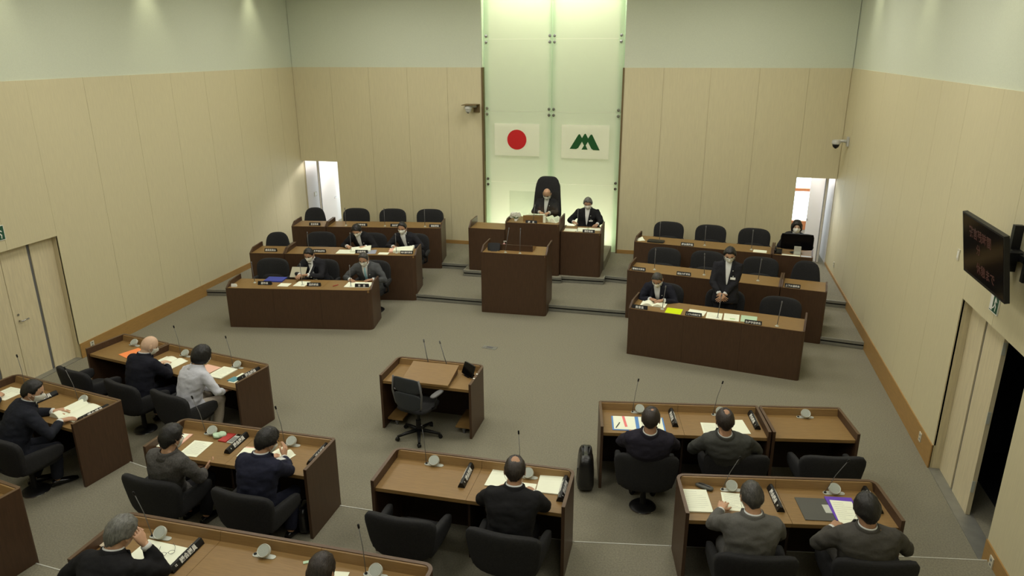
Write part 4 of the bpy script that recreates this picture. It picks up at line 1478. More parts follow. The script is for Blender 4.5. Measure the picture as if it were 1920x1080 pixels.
    if glasses:
        g = MB()
        for s in (-1, 1):
            pts = [(s * 0.031 + 0.024 * math.cos(2 * PI * k / 14), 0.101, 0.002 + 0.017 * math.sin(2 * PI * k / 14)) for k in range(15)]
            g.tube(HM(pts), 0.0022, 5)
            g.tube(HM([(s * 0.055, 0.100, 0.008), (s * 0.079, 0.06, 0.010), (s * 0.083, -0.01, 0.012)]), 0.0022, 5)
        g.tube(HM([(-0.008, 0.102, 0.006), (0.008, 0.102, 0.006)]), 0.002, 5)
        g.build('spectacles', M_GLASSFRAME, r, True)
    return r


SK1 = skin('light', 200, 158, 128)
SK2 = skin('tan', 178, 138, 110)
SK3 = skin('pale', 218, 184, 156)
HB = hairm('black', 26, 24, 24)
HDK = hairm('dark brown', 44, 36, 32)
HG = hairm('grey', 104, 104, 99)
HSG = hairm('salt and pepper', 62, 60, 57)
BLK = cloth('black', 34, 34, 36)
BLK2 = cloth('near black', 40, 40, 44)
NAVY = cloth('navy', 40, 42, 58)
DNAVY = cloth('dark navy', 34, 35, 44)
CHAR = cloth('charcoal', 62, 62, 62)
GRY = cloth('mid grey', 96, 95, 92)
TWEED = cloth('grey tweed', 84, 82, 80, 0.30)
WHT = cloth('white linen', 206, 208, 218, 0.04)
DGRY = cloth('dark grey', 76, 74, 70)
SLATE = cloth('slate grey', 80, 82, 84)

# members, seen from behind (heading 0 = facing the stage)
person('bald elderly person in a dark navy suit reading papers, front row on the left', (-7.06, 7.40, 0), -14, (-6.95, 7.66, 1.19), 32, -22,
       handL=(-7.08, 7.93, 0.79), handR=(-6.93, 7.90, 0.80), suit=DNAVY, skin_m=SK3, hair=None, hair_m=HG, seed=1, fL=(0.2, 0.5, 0), fR=(-0.5, 0.6, 0))
person('person with black bobbed hair in a white jacket, front row on the left', (-6.23, 7.30, 0), -16, (-6.06, 7.54, 1.18), 24, -12,
       handL=(-5.98, 7.62, 0.66), handR=(-5.84, 7.60, 0.66), suit=WHT, trousers=cloth('beige', 190, 180, 165), skin_m=SK1, hair='bob', hair_m=HB, female=True, shirt=False, seed=2, glasses=True,
       fL=(0.3, 0.6, -0.1), fR=(-0.1, 0.7, -0.1))
person('person in a dark suit and white mask seen side-on turning pages at the left edge', (-7.24, 5.60, S2), -30, (-7.03, 5.91, 1.34), 22, -28,
       handL=(-7.12, 6.20, 0.93), handR=(-6.86, 6.02, 0.93), suit=cloth('ink navy', 38, 40, 48), skin_m=SK1, hair='short', hair_m=HB, seed=3, fL=(0.6, 0.5, 0), fR=(0.5, 0.6, 0), feet=(0.22, 0.40))
person('person cut off by the left edge with only hands in view on a paper', (-8.12, 5.86, S2), -10, (-8.12, 6.02, 1.36), 25, 0,
       handL=(-8.28, 6.36, 0.93), handR=(-8.10, 6.33, 0.93), suit=CHAR, skin_m=SK1, hair='short', hair_m=HB, seed=4)
person('person with short black hair in a grey tweed jacket, hands together, lower left', (-4.97, 5.36, S2), -8, (-4.80, 5.37, 1.35), 16, -10,
       handL=(-4.90, 5.72, 0.78), handR=(-4.74, 5.66, 0.80), suit=TWEED, trousers=BLK, skin_m=SK1, hair='full', hair_m=HB, seed=5, shirt=False, width=0.92, fL=(0.5, 0.6, 0.1), fR=(0.3, 0.8, 0.3), nR=(-0.6, 0, 0.6), nL=(0.2, 0, 0.8))
person('person with black hair in a navy suit reading a booklet, lower left', (-3.95, 5.34, S2), -8, (-3.85, 5.54, 1.34), 30, -18,
       handL=(-4.08, 5.84, 0.93), handR=(-3.90, 5.86, 0.96), suit=NAVY, skin_m=SK1, hair='full', hair_m=HB, seed=6, fR=(-0.1, 0.5, 0.5), nR=(-1, 0, 0), fL=(0.4, 0.6, 0))
person('balding person in a black suit writing, bottom centre', (-1.36, 5.34, S2), 0, (-1.35, 5.56, 1.36), 30, 8,
       handL=(-1.60, 5.88, 0.92), handR=(-1.24, 5.90, 0.92), suit=BLK, skin_m=SK2, hair='short', hair_m=HDK, crown=(0.006, -0.050, 0.046), seed=7, fR=(-0.7, 0.5, 0), fL=(0.6, 0.6, 0), width=1.06)
person('person in a dark navy vest with thinning black hair beside the black handbag', (-0.25, 7.20, 0), 6, (-0.22, 7.08, 1.22), 22, -6,
       handL=(-0.46, 7.50, 0.77), handR=(-0.06, 7.54, 0.77), suit=cloth('dark violet navy', 42, 40, 50), skin_m=SK2, hair='short', hair_m=HDK, crown=(0.0, -0.056, 0.026), seed=8, width=1.08)
person('person in a dark grey suit with a bald spot, second from the handbag', (0.68, 7.42, 0), 10, (0.55, 7.26, 1.20), 20, 0,
       handL=(0.36, 7.60, 0.77), handR=(0.80, 7.68, 0.77), suit=cloth('dark green grey', 72, 73, 70), skin_m=SK2, hair='short', hair_m=HDK, crown=(0.004, -0.054, 0.040), seed=9, width=1.06)
person('person in a grey suit holding a sheet of paper, bottom right', (0.72, 5.52, S2), 6, (0.71, 5.66, 1.34), 30, 4,
       handL=(0.50, 6.02, 0.93), handR=(0.80, 5.98, 0.93), suit=GRY, skin_m=SK1, hair='short', hair_m=HSG, seed=10, fL=(0.15, 0.7, 0.1), fR=(-0.4, 0.6, 0), width=1.02)
person('person in a dark grey suit beside the purple folder, far bottom right', (1.70, 5.72, S2), 10, (1.63, 5.72, 1.33), 14, 4,
       handL=(1.46, 6.00, 0.92), handR=(1.86, 6.06, 0.92), suit=DGRY, skin_m=SK2, hair='full', hair_m=HB, seed=11, width=1.10)
person('person with grey hair holding a hand to the head, bottom left', (-4.14, 3.52, S3), -4, (-4.04, 3.84, 1.48), 34, -10,
       handL=(-4.36, 3.92, 1.07), handR=(-3.905, 3.905, 1.36), suit=BLK, skin_m=SK1, hair='full', hair_m=HG, mask=False, seed=12, poleR=(0.5, 0.6, -1.0), fR=(-0.35, -0.15, 0.9), nR=(-0.9, -0.1, 0.0), curlR=0.35)
person('person of whom only dark hair shows at the bottom edge', (-2.32, 3.50, S3), 0, (-2.33, 3.79, 1.49), 25, 0,
       handL=(-2.55, 4.10, 1.07), handR=(-2.14, 4.10, 1.07), suit=BLK2, skin_m=SK1, hair='short', hair_m=HDK, seed=13)

# the stage, facing the camera (heading 180)
person('masked person in a dark suit holding a clipboard, left stage front', (-7.02, 12.56, 0), 186, (-7.10, 12.30, 1.19), 30, -6,
       handL=(-7.05, 12.06, 0.85), handR=(-7.16, 12.00, 0.86), suit=BLK2, skin_m=SK2, hair='short', hair_m=HB, seed=14, badge=True, fL=(-0.8, -0.3, 0), nL=(0, -0.3, -0.9), fR=(0.1, -0.8, 0))
person('masked person in a grey suit and light blue tie, left stage front', (-5.99, 12.70, 0), 188, (-5.98, 12.36, 1.15), 26, -4,
       handL=(-5.78, 12.24, 0.79), handR=(-6.18, 12.14, 0.79), suit=SLATE, skin_m=SK2, hair='short', hair_m=HSG, tie=M_TIE, seed=15, glasses=True, width=1.05)
person('masked person with black hair bowed over papers, left middle tier', (-6.73, 14.28, Z1), 186, (-6.84, 13.90, 1.31), 42, -4,
       handL=(-6.60, 13.74, 1.0), handR=(-6.98, 13.70, 1.0), suit=BLK, skin_m=SK1, hair='full', hair_m=HB, seed=16)
person('masked person with a white name badge, left middle tier', (-5.80, 14.46, Z1), 188, (-5.91, 14.18, 1.34), 18, -8,
       handL=(-5.62, 13.98, 0.99), handR=(-6.02, 13.92, 0.99), suit=BLK2, skin_m=SK2, hair='short', hair_m=HB, badge=True, seed=17)
person('masked person in dark suit reading, seated at the right stage front', (-0.32, 12.50, 0), 172, (-0.42, 12.22, 1.18), 40, 0,
       handL=(-0.30, 12.02, 0.88), handR=(-0.50, 12.04, 0.88), suit=DNAVY, skin_m=SK2, hair='thin', hair_m=HSG, seed=18, fR=(0.7, -0.5, 0), fL=(-0.6, -0.6, 0))
person('standing masked person in a black suit with hands clasped and a name badge', (0.74, 12.36, 0), 176, (0.755, 12.42, 1.645), 24, 2,
       handL=(0.70, 12.16, 0.985), handR=(0.63, 12.15, 1.02), suit=BLK2, skin_m=SK1, hair='full', hair_m=HB, badge=True, glasses=True, standing=True, seed=19,
       fR=(0.55, -0.25, -0.45), fL=(-0.5, -0.35, -0.5), nR=(0, 0.9, 0), nL=(0, 0.9, 0))
person('masked person with black hair behind a computer monitor, right top tier', (2.18, 15.76, Z2), 178, (2.22, 15.60, 1.46), 4, -2,
       handL=(2.36, 15.32, 1.1), handR=(2.06, 15.32, 1.1), suit=BLK, skin_m=SK3, hair='bob', hair_m=HB, female=True, seed=20, pin=False)
person('bald masked person in the tall chair at the centre of the stage', (-3.17, 16.16, 0.62), 180, (-3.13, 16.08, 1.835), 34, 0,
       handL=(-3.02, 15.72, 1.48), handR=(-3.22, 15.74, 1.48), suit=BLK2, skin_m=SK1, hair='fringe', hair_m=HSG, seed=21, fR=(0.5, -0.6, 0), fL=(-0.3, -0.8, 0))
person('masked person with grey hair beside the president, right of centre', (-2.20, 16.18, 0.46), 180, (-2.19, 16.10, 1.655), 22, 0,
       handL=(-1.92, 15.68, 1.28), handR=(-2.46, 15.80, 1.28), suit=BLK, skin_m=SK2, hair='full', hair_m=HG, badge=True, seed=22, width=1.06)
# ------------------------------------------------------------------ microphones
T1, T2, T3 = 0.735, 0.885, 1.035


def member_mic(label, x, y, z, rz, mic=True, lean=(0.0, 0.0), base=-0.085):
    r = thing('desk_microphone', label, 'microphone', (x + 0.03 * math.sin(rz), y - 0.03 * math.cos(rz), z), rz, 'desk microphones with round loudspeakers')
    pl = []
    for k in range(9):
        a = PI / 2 + PI * k / 8
        pl.append((-0.075 + 0.03 * math.cos(a), 0.03 * math.sin(a)))
    for k in range(9):
        a = -PI / 2 + PI * k / 8
        pl.append((0.075 + 0.026 * math.cos(a), 0.026 * math.sin(a)))
    MB().prism(pl, 0, 0.005).build('base_plate', M_SILVER, r)
    d = MB().lathe([(0.046, 0.0), (0.056, 0.006), (0.056, 0.03), (0.053, 0.034), (0.047, 0.030)], 0, 0, 24).build('loudspeaker', M_SILVER, r, SH)
    d.matrix_local = Matrix.Translation((0, 0.012, 0.036)) @ Matrix.Rotation(R(38), 4, 'X')
    g = MB().lathe([(0.046, 0.0), (0.046, 0.0015)], 0, 0, 24).build('speaker_grille', M_GRILLE, d)
    g.location = (0, 0, 0.0305)
    MB().box(-0.02, 0.02, -0.01, 0.03, 0.0, 0.035).build('speaker_foot', M_SILVER, r)
    MB().lathe([(0.013, 0.005), (0.013, 0.012), (0.007, 0.016)], -0.085, 0, 12).build('socket', M_BLACKPL, r)
    if mic:
        b = Vector((base, 0, 0.012)); t = b + Vector((lean[0], lean[1], 0.40))
        m = b.lerp(t, 0.55) + Vector((lean[0] * -0.1, 0.006, 0))
        dd = (t - m).normalized()
        MB().tube([b, m, t], 0.0034, 6).build('gooseneck', M_GREYPL, r, True)
        MB().tube([t - dd * 0.005, t, t + dd * 0.03, t + dd * 0.035], [0.006, 0.0095, 0.0095, 0.006], 8).build('microphone_head', M_BLACKPL, r, True)
    return r


a1, a1r, a2, a2r = R(-10.2), R(9.5), R(-9.6), R(10)
member_mic('round desk loudspeaker without stem on the single desk by the left wall', -8.00, 8.56, T1, a1, False)
member_mic('gooseneck microphone in front of the bald man', -6.98, 8.385, T1, a1, True, (-0.08, 0.02))
member_mic('gooseneck microphone beside the teal card of the woman in white', -6.00, 8.205, T1, a1, True, (-0.08, 0.02))
member_mic('gooseneck microphone of the member with the blue-edged file, by the handbag', -0.40, 8.165, T1, a1r, True, (0.05, 0.02))
member_mic('gooseneck microphone of the man in dark grey with the bald spot', 0.56, 8.325, T1, a1r, True, (0.08, 0.02))
member_mic('round desk loudspeaker without stem on the empty desk nearest the right wall', 1.56, 8.50, T1, R(10.3), False)
member_mic('gooseneck microphone at the far left edge of the picture', -8.00, 6.725, T2, a2, True, (-0.05, 0.02))
member_mic('gooseneck microphone in front of the masked man at the left edge', -7.02, 6.56, T2, a2, True, (-0.13, 0.0))
member_mic('gooseneck microphone in front of the grey tweed jacket', -5.01, 6.255, T2, 0, True, (-0.12, 0.02))
member_mic('gooseneck microphone in front of the navy suit', -4.02, 6.25, T2, 0, True, (-0.07, 0.02))
member_mic('gooseneck microphone at the empty seat of the bottom centre desk', -2.37, 6.235, T2, 0, True, (-0.03, 0.0))
member_mic('gooseneck microphone in front of the balding man in black', -1.37, 6.235, T2, 0, True, (-0.04, 0.12))
member_mic('gooseneck microphone of the man in grey, bottom right desk', 0.605, 6.475, T2, a2r, True, (0.10, -0.10))
member_mic('gooseneck microphone above the grey and purple folders', 1.57, 6.65, T2, a2r, True, (0.12, -0.10))
member_mic('gooseneck microphone of the grey-haired man at the bottom', -4.175, 4.385, T3, 0, True, (-0.08, -0.02))
member_mic('round desk loudspeaker without stem in the middle of the bottom desk', -3.18, 4.38, T3, 0, False)
member_mic('gooseneck microphone at the right end of the bottom desk', -2.19, 4.375, T3, 0, True, (-0.04, 0.02))
member_mic('gooseneck microphone rising from below the bottom edge', -0.10, 4.43, T3, a2r, True, (0.02, -0.1))


def stage_mic(label, x, y, z, rz, h=0.40, lean=(0, 0)):
    r = thing('gooseneck_microphone', label, 'microphone', (x, y, z), rz, 'slim stage microphones')
    MB().lathe([(0.03, 0), (0.03, 0.005), (0.012, 0.012), (0.008, 0.03)], 0, 0, 14).build('base', M_SILVER, r, SH)
    b = Vector((0, 0, 0.02)); t = Vector((lean[0], lean[1], h)); m = b.lerp(t, 0.5) + Vector((0, -0.008, 0))
    dd = (t - m).normalized()
    MB().tube([b, m, t], 0.006, 6).build('gooseneck', M_GREYPL, r, True)
    MB().tube([t - dd * 0.005, t, t + dd * 0.035, t + dd * 0.04], [0.007, 0.011, 0.011, 0.006], 8).build('microphone_head', M_GREYPL, r, True)
    return r


ZE1L, ZE1R, ZE2, ZE3 = 0.768, 0.823, 0.958, 1.083
for x, y, z, a, lean, lb in (
        (-7.91, 11.62, ZE1L, 9.7, (-0.02, 0), 'slim microphone behind the left end plate of the lowest left desk'),
        (-6.95, 11.70, ZE1L, 9.7, (-0.01, 0), 'slim microphone in front of the man with the clipboard'),
        (-6.02, 11.83, ZE1L, 9.7, (0.0, 0), 'slim microphone in front of the man with the light blue tie'),
        (-7.66, 13.28, ZE2, 9.2, (0, 0), 'slim microphone at the empty middle-tier seat on the left'),
        (-6.76, 13.42, ZE2, 9.2, (0, 0), 'slim microphone before the bowed black-haired man'),
        (-5.81, 13.56, ZE2, 9.2, (0, 0), 'slim microphone before the man with the badge on the left middle tier'),
        (-7.70, 15.12, ZE3, 9.5, (0, 0), 'leftmost of the three slim microphones on the left top tier'),
        (-6.79, 15.27, ZE3, 9.5, (0, 0), 'middle one of the three slim microphones on the left top tier'),
        (-5.86, 15.42, ZE3, 9.5, (0, 0), 'rightmost of the three slim microphones on the left top tier'),
        (-0.29, 11.72, ZE1R, -9.9, (0.03, 0), 'slim microphone before the seated reader on the right'),
        (0.60, 11.50, ZE1R, -9.9, (0.03, 0), 'slim microphone before the standing man'),
        (1.50, 11.34, ZE1R, -9.9, (0.03, 0), 'slim microphone at the empty end of the lowest right desk'),
        (-0.53, 13.55, ZE2, -9.2, (0, 0), 'leftmost slim microphone on the right middle tier'),
        (0.39, 13.42, ZE2, -9.2, (-0.02, 0), 'slim microphone on the right middle tier left of the standing man'),
        (1.34, 13.27, ZE2, -9.2, (0.02, 0), 'slim microphone on the right middle tier right of the standing man'),
        (-0.53, 15.28, ZE3, -8.3, (0, 0), 'leftmost slim microphone on the right top tier, behind the laptop'),
        (0.40, 15.13, ZE3, -8.3, (0, 0), 'middle slim microphone on the right top tier'),
        (1.32, 14.98, ZE3, -8.3, (0, 0), 'rightmost slim microphone on the right top tier, by the white sheet')):
    stage_mic(lb, x, y, z, R(a), 0.38, lean)
stage_mic('slim microphone on the desk of the president', -3.22, 15.02, Z2 + 1.14, 0, 0.36, (0.03, 0.02))
stage_mic('slim microphone of the grey-haired clerk', -2.27, 15.14, Z2 + 0.97, 0, 0.46, (0.0, 0.02))
stage_mic('left one of the two microphones on the speaker rostrum', -3.37, 13.16, 1.23, 0, 0.46, (0.07, 0.0))
stage_mic('right one of the two microphones on the speaker rostrum', -3.08, 13.16, 1.23, 0, 0.46, (0.01, 0.0))
stage_mic('left one of the two thin microphones on the questioner desk', -3.38, 8.82, 0.715, 0, 0.37, (-0.08, 0.05))
stage_mic('right one of the two thin microphones on the questioner desk', -3.10, 8.82, 0.715, 0, 0.37, (-0.12, 0.05))

# ------------------------------------------------------------------ name plates
PT = '議会議員'


def member_plate(label, near, far, z, text=PT, num='1'):
    n = Vector((near[0], near[1], 0)); f = Vector((far[0], far[1], 0))
    d = (f - n); L = 0.385
    mid = (n + f) / 2
    r = thing('name_plate', label, 'name plate', (mid.x, mid.y, z), math.atan2(d.y, d.x), 'black member name plates')
    MB().extr([(-L / 2, -0.036, 0), (-L / 2, 0.036, 0), (-L / 2, 0.030, 0.022), (-L / 2, 0.012, 0.052), (-L / 2, -0.012, 0.052), (-L / 2, -0.030, 0.022)], (L, 0, 0)).build('bar', M_BLACKPL, r)
    for s in (-1, 1):
        nrm_ = Vector((0, s * 0.030, 0.018)).normalized()
        c = Vector((-0.01, s * 0.021, 0.037)) + nrm_ * 0.0006
        up_ = Vector((0, -s * 0.018, 0.030))
        x_ = Vector((s * -1, 0, 0))
        lettering(text, 0.050, M_WHITE, r, frame(c + Vector((0.02, 0, 0)), x_, up_))
        lettering(num, 0.026, M_WHITE, r, frame(c + Vector((-0.13, 0, 0)), x_, up_))
    return r


for lb, n_, f_, z, num in (
        ('black name plate at the right end of the desk of the woman in white', (-5.735, 7.80), (-5.665, 8.17), T1, '1'),
        ('black name plate just right of the blue edged file, front row right', (0.045, 7.87), (-0.02, 8.24), T1, '2'),
        ('black name plate at the joint of the double and the empty right desk', (0.985, 8.03), (0.925, 8.40), T1, '3'),
        ('black name plate at the right end of the left edge desk', (-6.70, 6.13), (-6.64, 6.48), T2, '4'),
        ('black name plate half hidden by the masked face at the left edge', (-7.62, 6.28), (-7.55, 6.65), T2, '5'),
        ('black name plate between the tweed jacket and the navy suit', (-4.605, 5.90), (-4.615, 6.28), T2, '6'),
        ('black name plate at the right end of the navy suit desk', (-3.63, 5.90), (-3.63, 6.28), T2, '7'),
        ('black name plate left of the balding man in black', (-1.97, 5.87), (-1.985, 6.26), T2, '8'),
        ('black name plate right of the balding man in black', (-0.985, 5.87), (-0.99, 6.25), T2, '9'),
        ('black name plate between the two members of the bottom right desk', (1.045, 6.19), (0.985, 6.56), T2, '10'),
        ('black name plate at the right end of the bottom right desk', (1.93, 6.38), (1.87, 6.74), T2, '11'),
        ('black name plate beside the spectacles on the bottom edge desk', (-3.80, 4.00), (-3.80, 4.37), T3, '12')):
    member_plate(lb, n_, f_, z, PT, num)


def stage_plate(label, x, y, z, rz, text, w=0.26):
    r = thing('name_plate', label, 'name plate', (x, y, z), R(rz), 'black stage name plates')
    MB().extr([(-w / 2, -0.03, 0), (-w / 2, 0.03, 0), (-w / 2, 0.004, 0.066), (-w / 2, -0.004, 0.066)], (w, 0, 0)).build('plate', M_BLACKPL, r)
    n_ = len(text)
    s = min(0.046, (w - 0.03) / n_ / 0.98)
    up_ = Vector((0, 0.026, 0.066)); nn = Vector((0, -0.066, 0.026)).normalized()
    lettering(text, s, M_WHITE, r, frame(Vector((0, -0.017, 0.033)) + nn * 0.0006, Vector((1, 0, 0)), up_))
    return r


for x, y, z, a, tx, lb in (
        (-7.66, 11.57, ZE1L, 9.7, '副市長', 'black name plate in front of the blue folder'),
        (-6.71, 11.70, ZE1L, 9.7, '総務課長', 'black name plate right of the clipboard holder'),
        (-5.80, 11.84, ZE1L, 9.7, '市　長', 'black two-letter name plate before the grey suit and blue tie'),
        (-8.44, 13.10, ZE2, 9.2, '農業委員会', 'black name plate on the short desk by the left wall'),
        (-7.40, 13.26, ZE2, 9.2, '健康福祉課長', 'black name plate on the middle tier left of the papers'),
        (-6.52, 13.41, ZE2, 9.2, '企画課長', 'black name plate in the middle of the heaped papers'),
        (-5.58, 13.56, ZE2, 9.2, '地域振興課長', 'black name plate before the man with the badge on the left'),
        (-8.42, 14.98, ZE3, 9.5, '監査委員', 'black name plate on the short desk by the left rear doorway'),
        (-7.32, 15.16, ZE3, 9.5, '税務課長', 'leftmost black name plate of the left top tier, mostly hidden'),
        (-6.52, 15.29, ZE3, 9.5, '会計課長', 'middle black name plate of the left top tier'),
        (-5.62, 15.43, ZE3, 9.5, '建設課長', 'black name plate at the right end of the left top tier'),
        (-0.66, 11.66, ZE1R, -9.9, '教育長', 'black name plate at the left end of the lowest right desk'),
        (0.22, 11.50, ZE1R, -9.9, 'こども政策課長', 'black name plate between the yellow paper and the standing man'),
        (1.14, 11.34, ZE1R, -9.9, '生涯学習課長', 'black name plate right of the pale green paper'),
        (-0.82, 13.44, ZE2, -9.2, '環境防災課長', 'black name plate at the left end of the right middle tier'),
        (0.02, 13.31, ZE2, -9.2, '福祉介護課長', 'black name plate on the right middle tier above the seated reader'),
        (1.90, 13.00, ZE2, -9.2, '上下水道課長', 'black name plate on the short desk near the right wall'),
        (0.05, 15.02, ZE3, -8.3, '議会事務局', 'black name plate on the right top tier beside the laptop')):
    stage_plate(lb, x, y, z, a, tx)
stage_plate('black two-letter name plate of the president', -3.25, 14.97, Z2 + 1.14, 0, '議　長', 0.25)
stage_plate('black name plate of the grey-haired clerk', -2.02, 15.10, Z2 + 0.97, 0, '事務局長', 0.26)

# ------------------------------------------------------------------ papers
def paper(label, x, y, z, ang, w=0.21, h=0.297, th=0.003, m=None, lines=0, name='paper_sheet', cat='paper', curl=0.0, group=None):
    r = thing(name, label, cat, (x, y, z + 0.0005), R(ang), group)
    n = 8
    mb = MB(); vs = []; fs = []
    for j in range(n + 1):
        v = -0.5 + j / n
        for u in (-0.5, 0.5):
            lift = curl * max(0.0, (u + 0.5)) * max(0, v + 0.5) ** 2
            vs.append((u * w, v * h, th + lift)); vs.append((u * w, v * h, lift * 0.9))
    for j in range(n):
        a = 4 * j
        fs += [(a, a + 2, a + 6, a + 4), (a + 1, a + 5, a + 7, a + 3), (a, a + 4, a + 5, a + 1), (a + 2, a + 3, a + 7, a + 6)]
    fs += [(0, 1, 3, 2), (4 * n, 4 * n + 2, 4 * n + 3, 4 * n + 1)]
    mb.add(vs, fs).build('sheet', m or M_PAPER, r)
    if lines:
        lb = MB()
        rng = random.Random(len(label))
        for k in range(lines):
            y0 = h * 0.40 - k * (h * 0.8 / lines)
            x1 = w * (0.40 if rng.random() > 0.3 else rng.uniform(-0.1, 0.35))
            lb.box(-w * 0.40, x1, y0 - 0.0016, y0, th, th + 0.0003)
        lb.build('printed_lines', M_INK, r)
    return r


def booklet(label, x, y, z, ang, w=0.42, h=0.297, m=None, bulge=0.025, name='open_booklet', roll=False):
    r = thing(name, label, 'booklet', (x, y, z + 0.0005), R(ang))
    for s in (-1, 1):
        n = 8; vs = []; fs = []
        for i in range(n + 1):
            u = i / n
            zz = bulge * math.sin(PI * min(1, u * 1.15)) * (1 - 0.4 * u) + 0.004
            xx = s * u * w / 2
            if roll and s < 0:
                zz = 0.004 + 0.055 * math.sin(PI * u) ; xx = s * u * w / 2 * 0.62
            for yv in (-h / 2, h / 2):
                vs.append((xx, yv, zz)); vs.append((xx, yv, 0.0))
        for i in range(n):
            a = 4 * i
            q = [(a, a + 4, a + 6, a + 2), (a + 1, a + 3, a + 7, a + 5), (a, a + 1, a + 5, a + 4), (a + 2, a + 6, a + 7, a + 3)]
            fs += [tuple(reversed(t)) for t in q] if s < 0 else q
        e = 4 * n
        fs += [(0, 2, 3, 1), (e, e + 1, e + 3, e + 2)]
        MB().add(vs, fs).build('page', m or M_PAPER, r)
    return r


# members
paper('bright orange sheet beside the bald man', -7.82, 8.27, T1, -22, 0.24, 0.30, 0.003, M_ORANGE)
booklet('open white booklet the bald man writes in', -7.06, 8.10, T1, -10, 0.42, 0.29)
paper('pale pink sheet in front of the woman in white', -6.38, 8.05, T1, -12, 0.26, 0.2, 0.002, M_PINK)
paper('thick white document right of the woman in white', -6.10, 7.96, T1, -8, 0.24, 0.33, 0.014, lines=10)
paper('white card under the teal card at the desk end', -5.79, 7.87, T1, -4, 0.11, 0.30, 0.003)
paper('small teal card on a white card at the desk end', -5.82, 7.81, T1 + 0.0035, -10, 0.12, 0.13, 0.006, M_TEAL, name='card', cat='card')
booklet('open booklet with a rolled page before the masked man at the left edge', -6.97, 6.32, T2, -8, 0.50, 0.40, roll=True)
paper('white sheet under the hands at the left edge', -8.16, 6.52, T2, -6, 0.30, 0.30, 0.002, lines=8)
paper('pink backed file of the tweed jacket member', -5.33, 6.00, T2, 4, 0.25, 0.31, 0.010, M_PINK, name='file', cat='file')
paper('white sheet on the pink backed file, tweed jacket member', -5.345, 5.99, T2 + 0.011, 6, 0.21, 0.297, 0.002)
paper('white printed page right of the tweed jacket member', -5.00, 5.91, T2, 2, 0.23, 0.31, 0.002, lines=14)
paper('red notebook beside the loudspeaker, tweed jacket member', -4.80, 6.20, T2, -4, 0.10, 0.20, 0.012, M_RED, name='notebook', cat='notebook')
rc = thing('calculator', 'grey pocket calculator lying by the red notebook', 'calculator', (-4.70, 6.19, T2), R(-3))
MB().box(-0.035, 0.035, -0.10, 0.10, 0.0, 0.012).build('case', M_SILVER, rc)
kb = MB()
for i in range(4):
    for j in range(6):
        kb.box(-0.028 + i * 0.015, -0.017 + i * 0.015, -0.085 + j * 0.018, -0.073 + j * 0.018, 0.012, 0.014)
kb.build('keys', M_GREYPL, rc)['kind'] = 'stuff'
MB().box(-0.028, 0.028, 0.05, 0.085, 0.012, 0.013).build('display', M_SCREEN, rc)
fc = thing('folded_cloth', 'crumpled pale green cloth leaning on the loudspeaker by the red notebook', 'cloth', (-4.90, 6.20, T2))
MB().pillow((0, 0, 0.022), (0.055, 0.06, 0.022), 3, 6, lambda x, y, z: (x + 0.02 * math.sin(y * 60), y + 0.015 * math.sin(x * 70), z + 0.006 * math.sin(x * 90 + y * 50))).build('fold', M_PAPERG, fc, True)
paper('pink edged paper left of the navy suit', -4.37, 5.98, T2, 6, 0.21, 0.20, 0.004, M_PINK)
paper('white page on the pink edged paper, navy suit', -4.38, 5.965, T2 + 0.0045, 6, 0.20, 0.18, 0.002)
booklet('open booklet in the hands of the navy suit member', -4.02, 5.99, T2, -16, 0.26, 0.19, bulge=0.05)
paper('white document left of the balding man', -1.64, 6.12, T2, -2, 0.23, 0.32, 0.006)
paper('white sheet the balding man writes on', -1.36, 6.00, T2, 2, 0.21, 0.20, 0.003)
paper('white document by the right name plate, balding man', -1.13, 6.14, T2, 3, 0.24, 0.34, 0.010, curl=0.02)
rf = paper('wide clear file with a blue edge by the handbag', -0.39, 7.84, T1, 9, 0.62, 0.34, 0.004, M_BLUESHEET, name='clear_file', cat='file')
paper('left white page on the blue edged file', -0.55, 7.82, T1 + 0.0045, 9, 0.26, 0.32, 0.003)
paper('right white page on the blue edged file', -0.24, 7.86, T1 + 0.0045, 9, 0.28, 0.32, 0.004)
paper('red and pink index strip on the blue edged file', -0.55, 7.85, T1 + 0.008, 14, 0.03, 0.26, 0.001, mat('pink index', srgb(240, 130, 130), 0.7), name='index_strip')
pn = thing('ballpoint_pen', 'dark pen lying on the blue edged file', 'pen', (-0.62, 7.74, T1 + 0.013), R(78))
MB().tube([(-0.07, 0, 0), (0.06, 0, 0), (0.075, 0, 0)], [0.005, 0.005, 0.001], 8).build('barrel', M_BLACKPL, pn, True)
paper('white printed page left of the man with the bald spot', 0.46, 7.88, T1, 8, 0.21, 0.36, 0.002, lines=12)
paper('plain white page right of the man with the bald spot', 0.76, 8.04, T1, 14, 0.21, 0.33, 0.002)
paper('thick white printed stack at the left end of the bottom right desk', 0.28, 6.18, T2, 10, 0.25, 0.36, 0.012, lines=9)
paper('white printed page held by the man in grey, bottom right', 0.62, 6.25, T2, 4, 0.20, 0.29, 0.002, lines=10)
sc_ = thing('spectacle_case', 'dark grey spectacle case lying by the printed stack', 'case', (0.355, 6.425, T2), R(-24))
MB().pillow((0, 0, 0.016), (0.09, 0.035, 0.016), 3.5, 6).build('case', M_GREYF, sc_, True)
MB().box(-0.06, 0.06, -0.008, 0.008, 0.03, 0.0335).build('clasp', M_BLACKPL, sc_)
rg = paper('large dark grey folder right of the middle plate, bottom right desk', 1.365, 6.305, T2, 9, 0.29, 0.35, 0.006, M_GREYF, name='folder', cat='folder')
paper('pale label card on the dark grey folder', 1.475, 6.33, T2 + 0.0065, 9, 0.075, 0.13, 0.001, M_SILVER, name='card', cat='card')
paper('purple folder under white papers, bottom right desk', 1.62, 6.36, T2 + 0.007, 8, 0.25, 0.37, 0.006, M_PURPLE, name='folder', cat='folder')
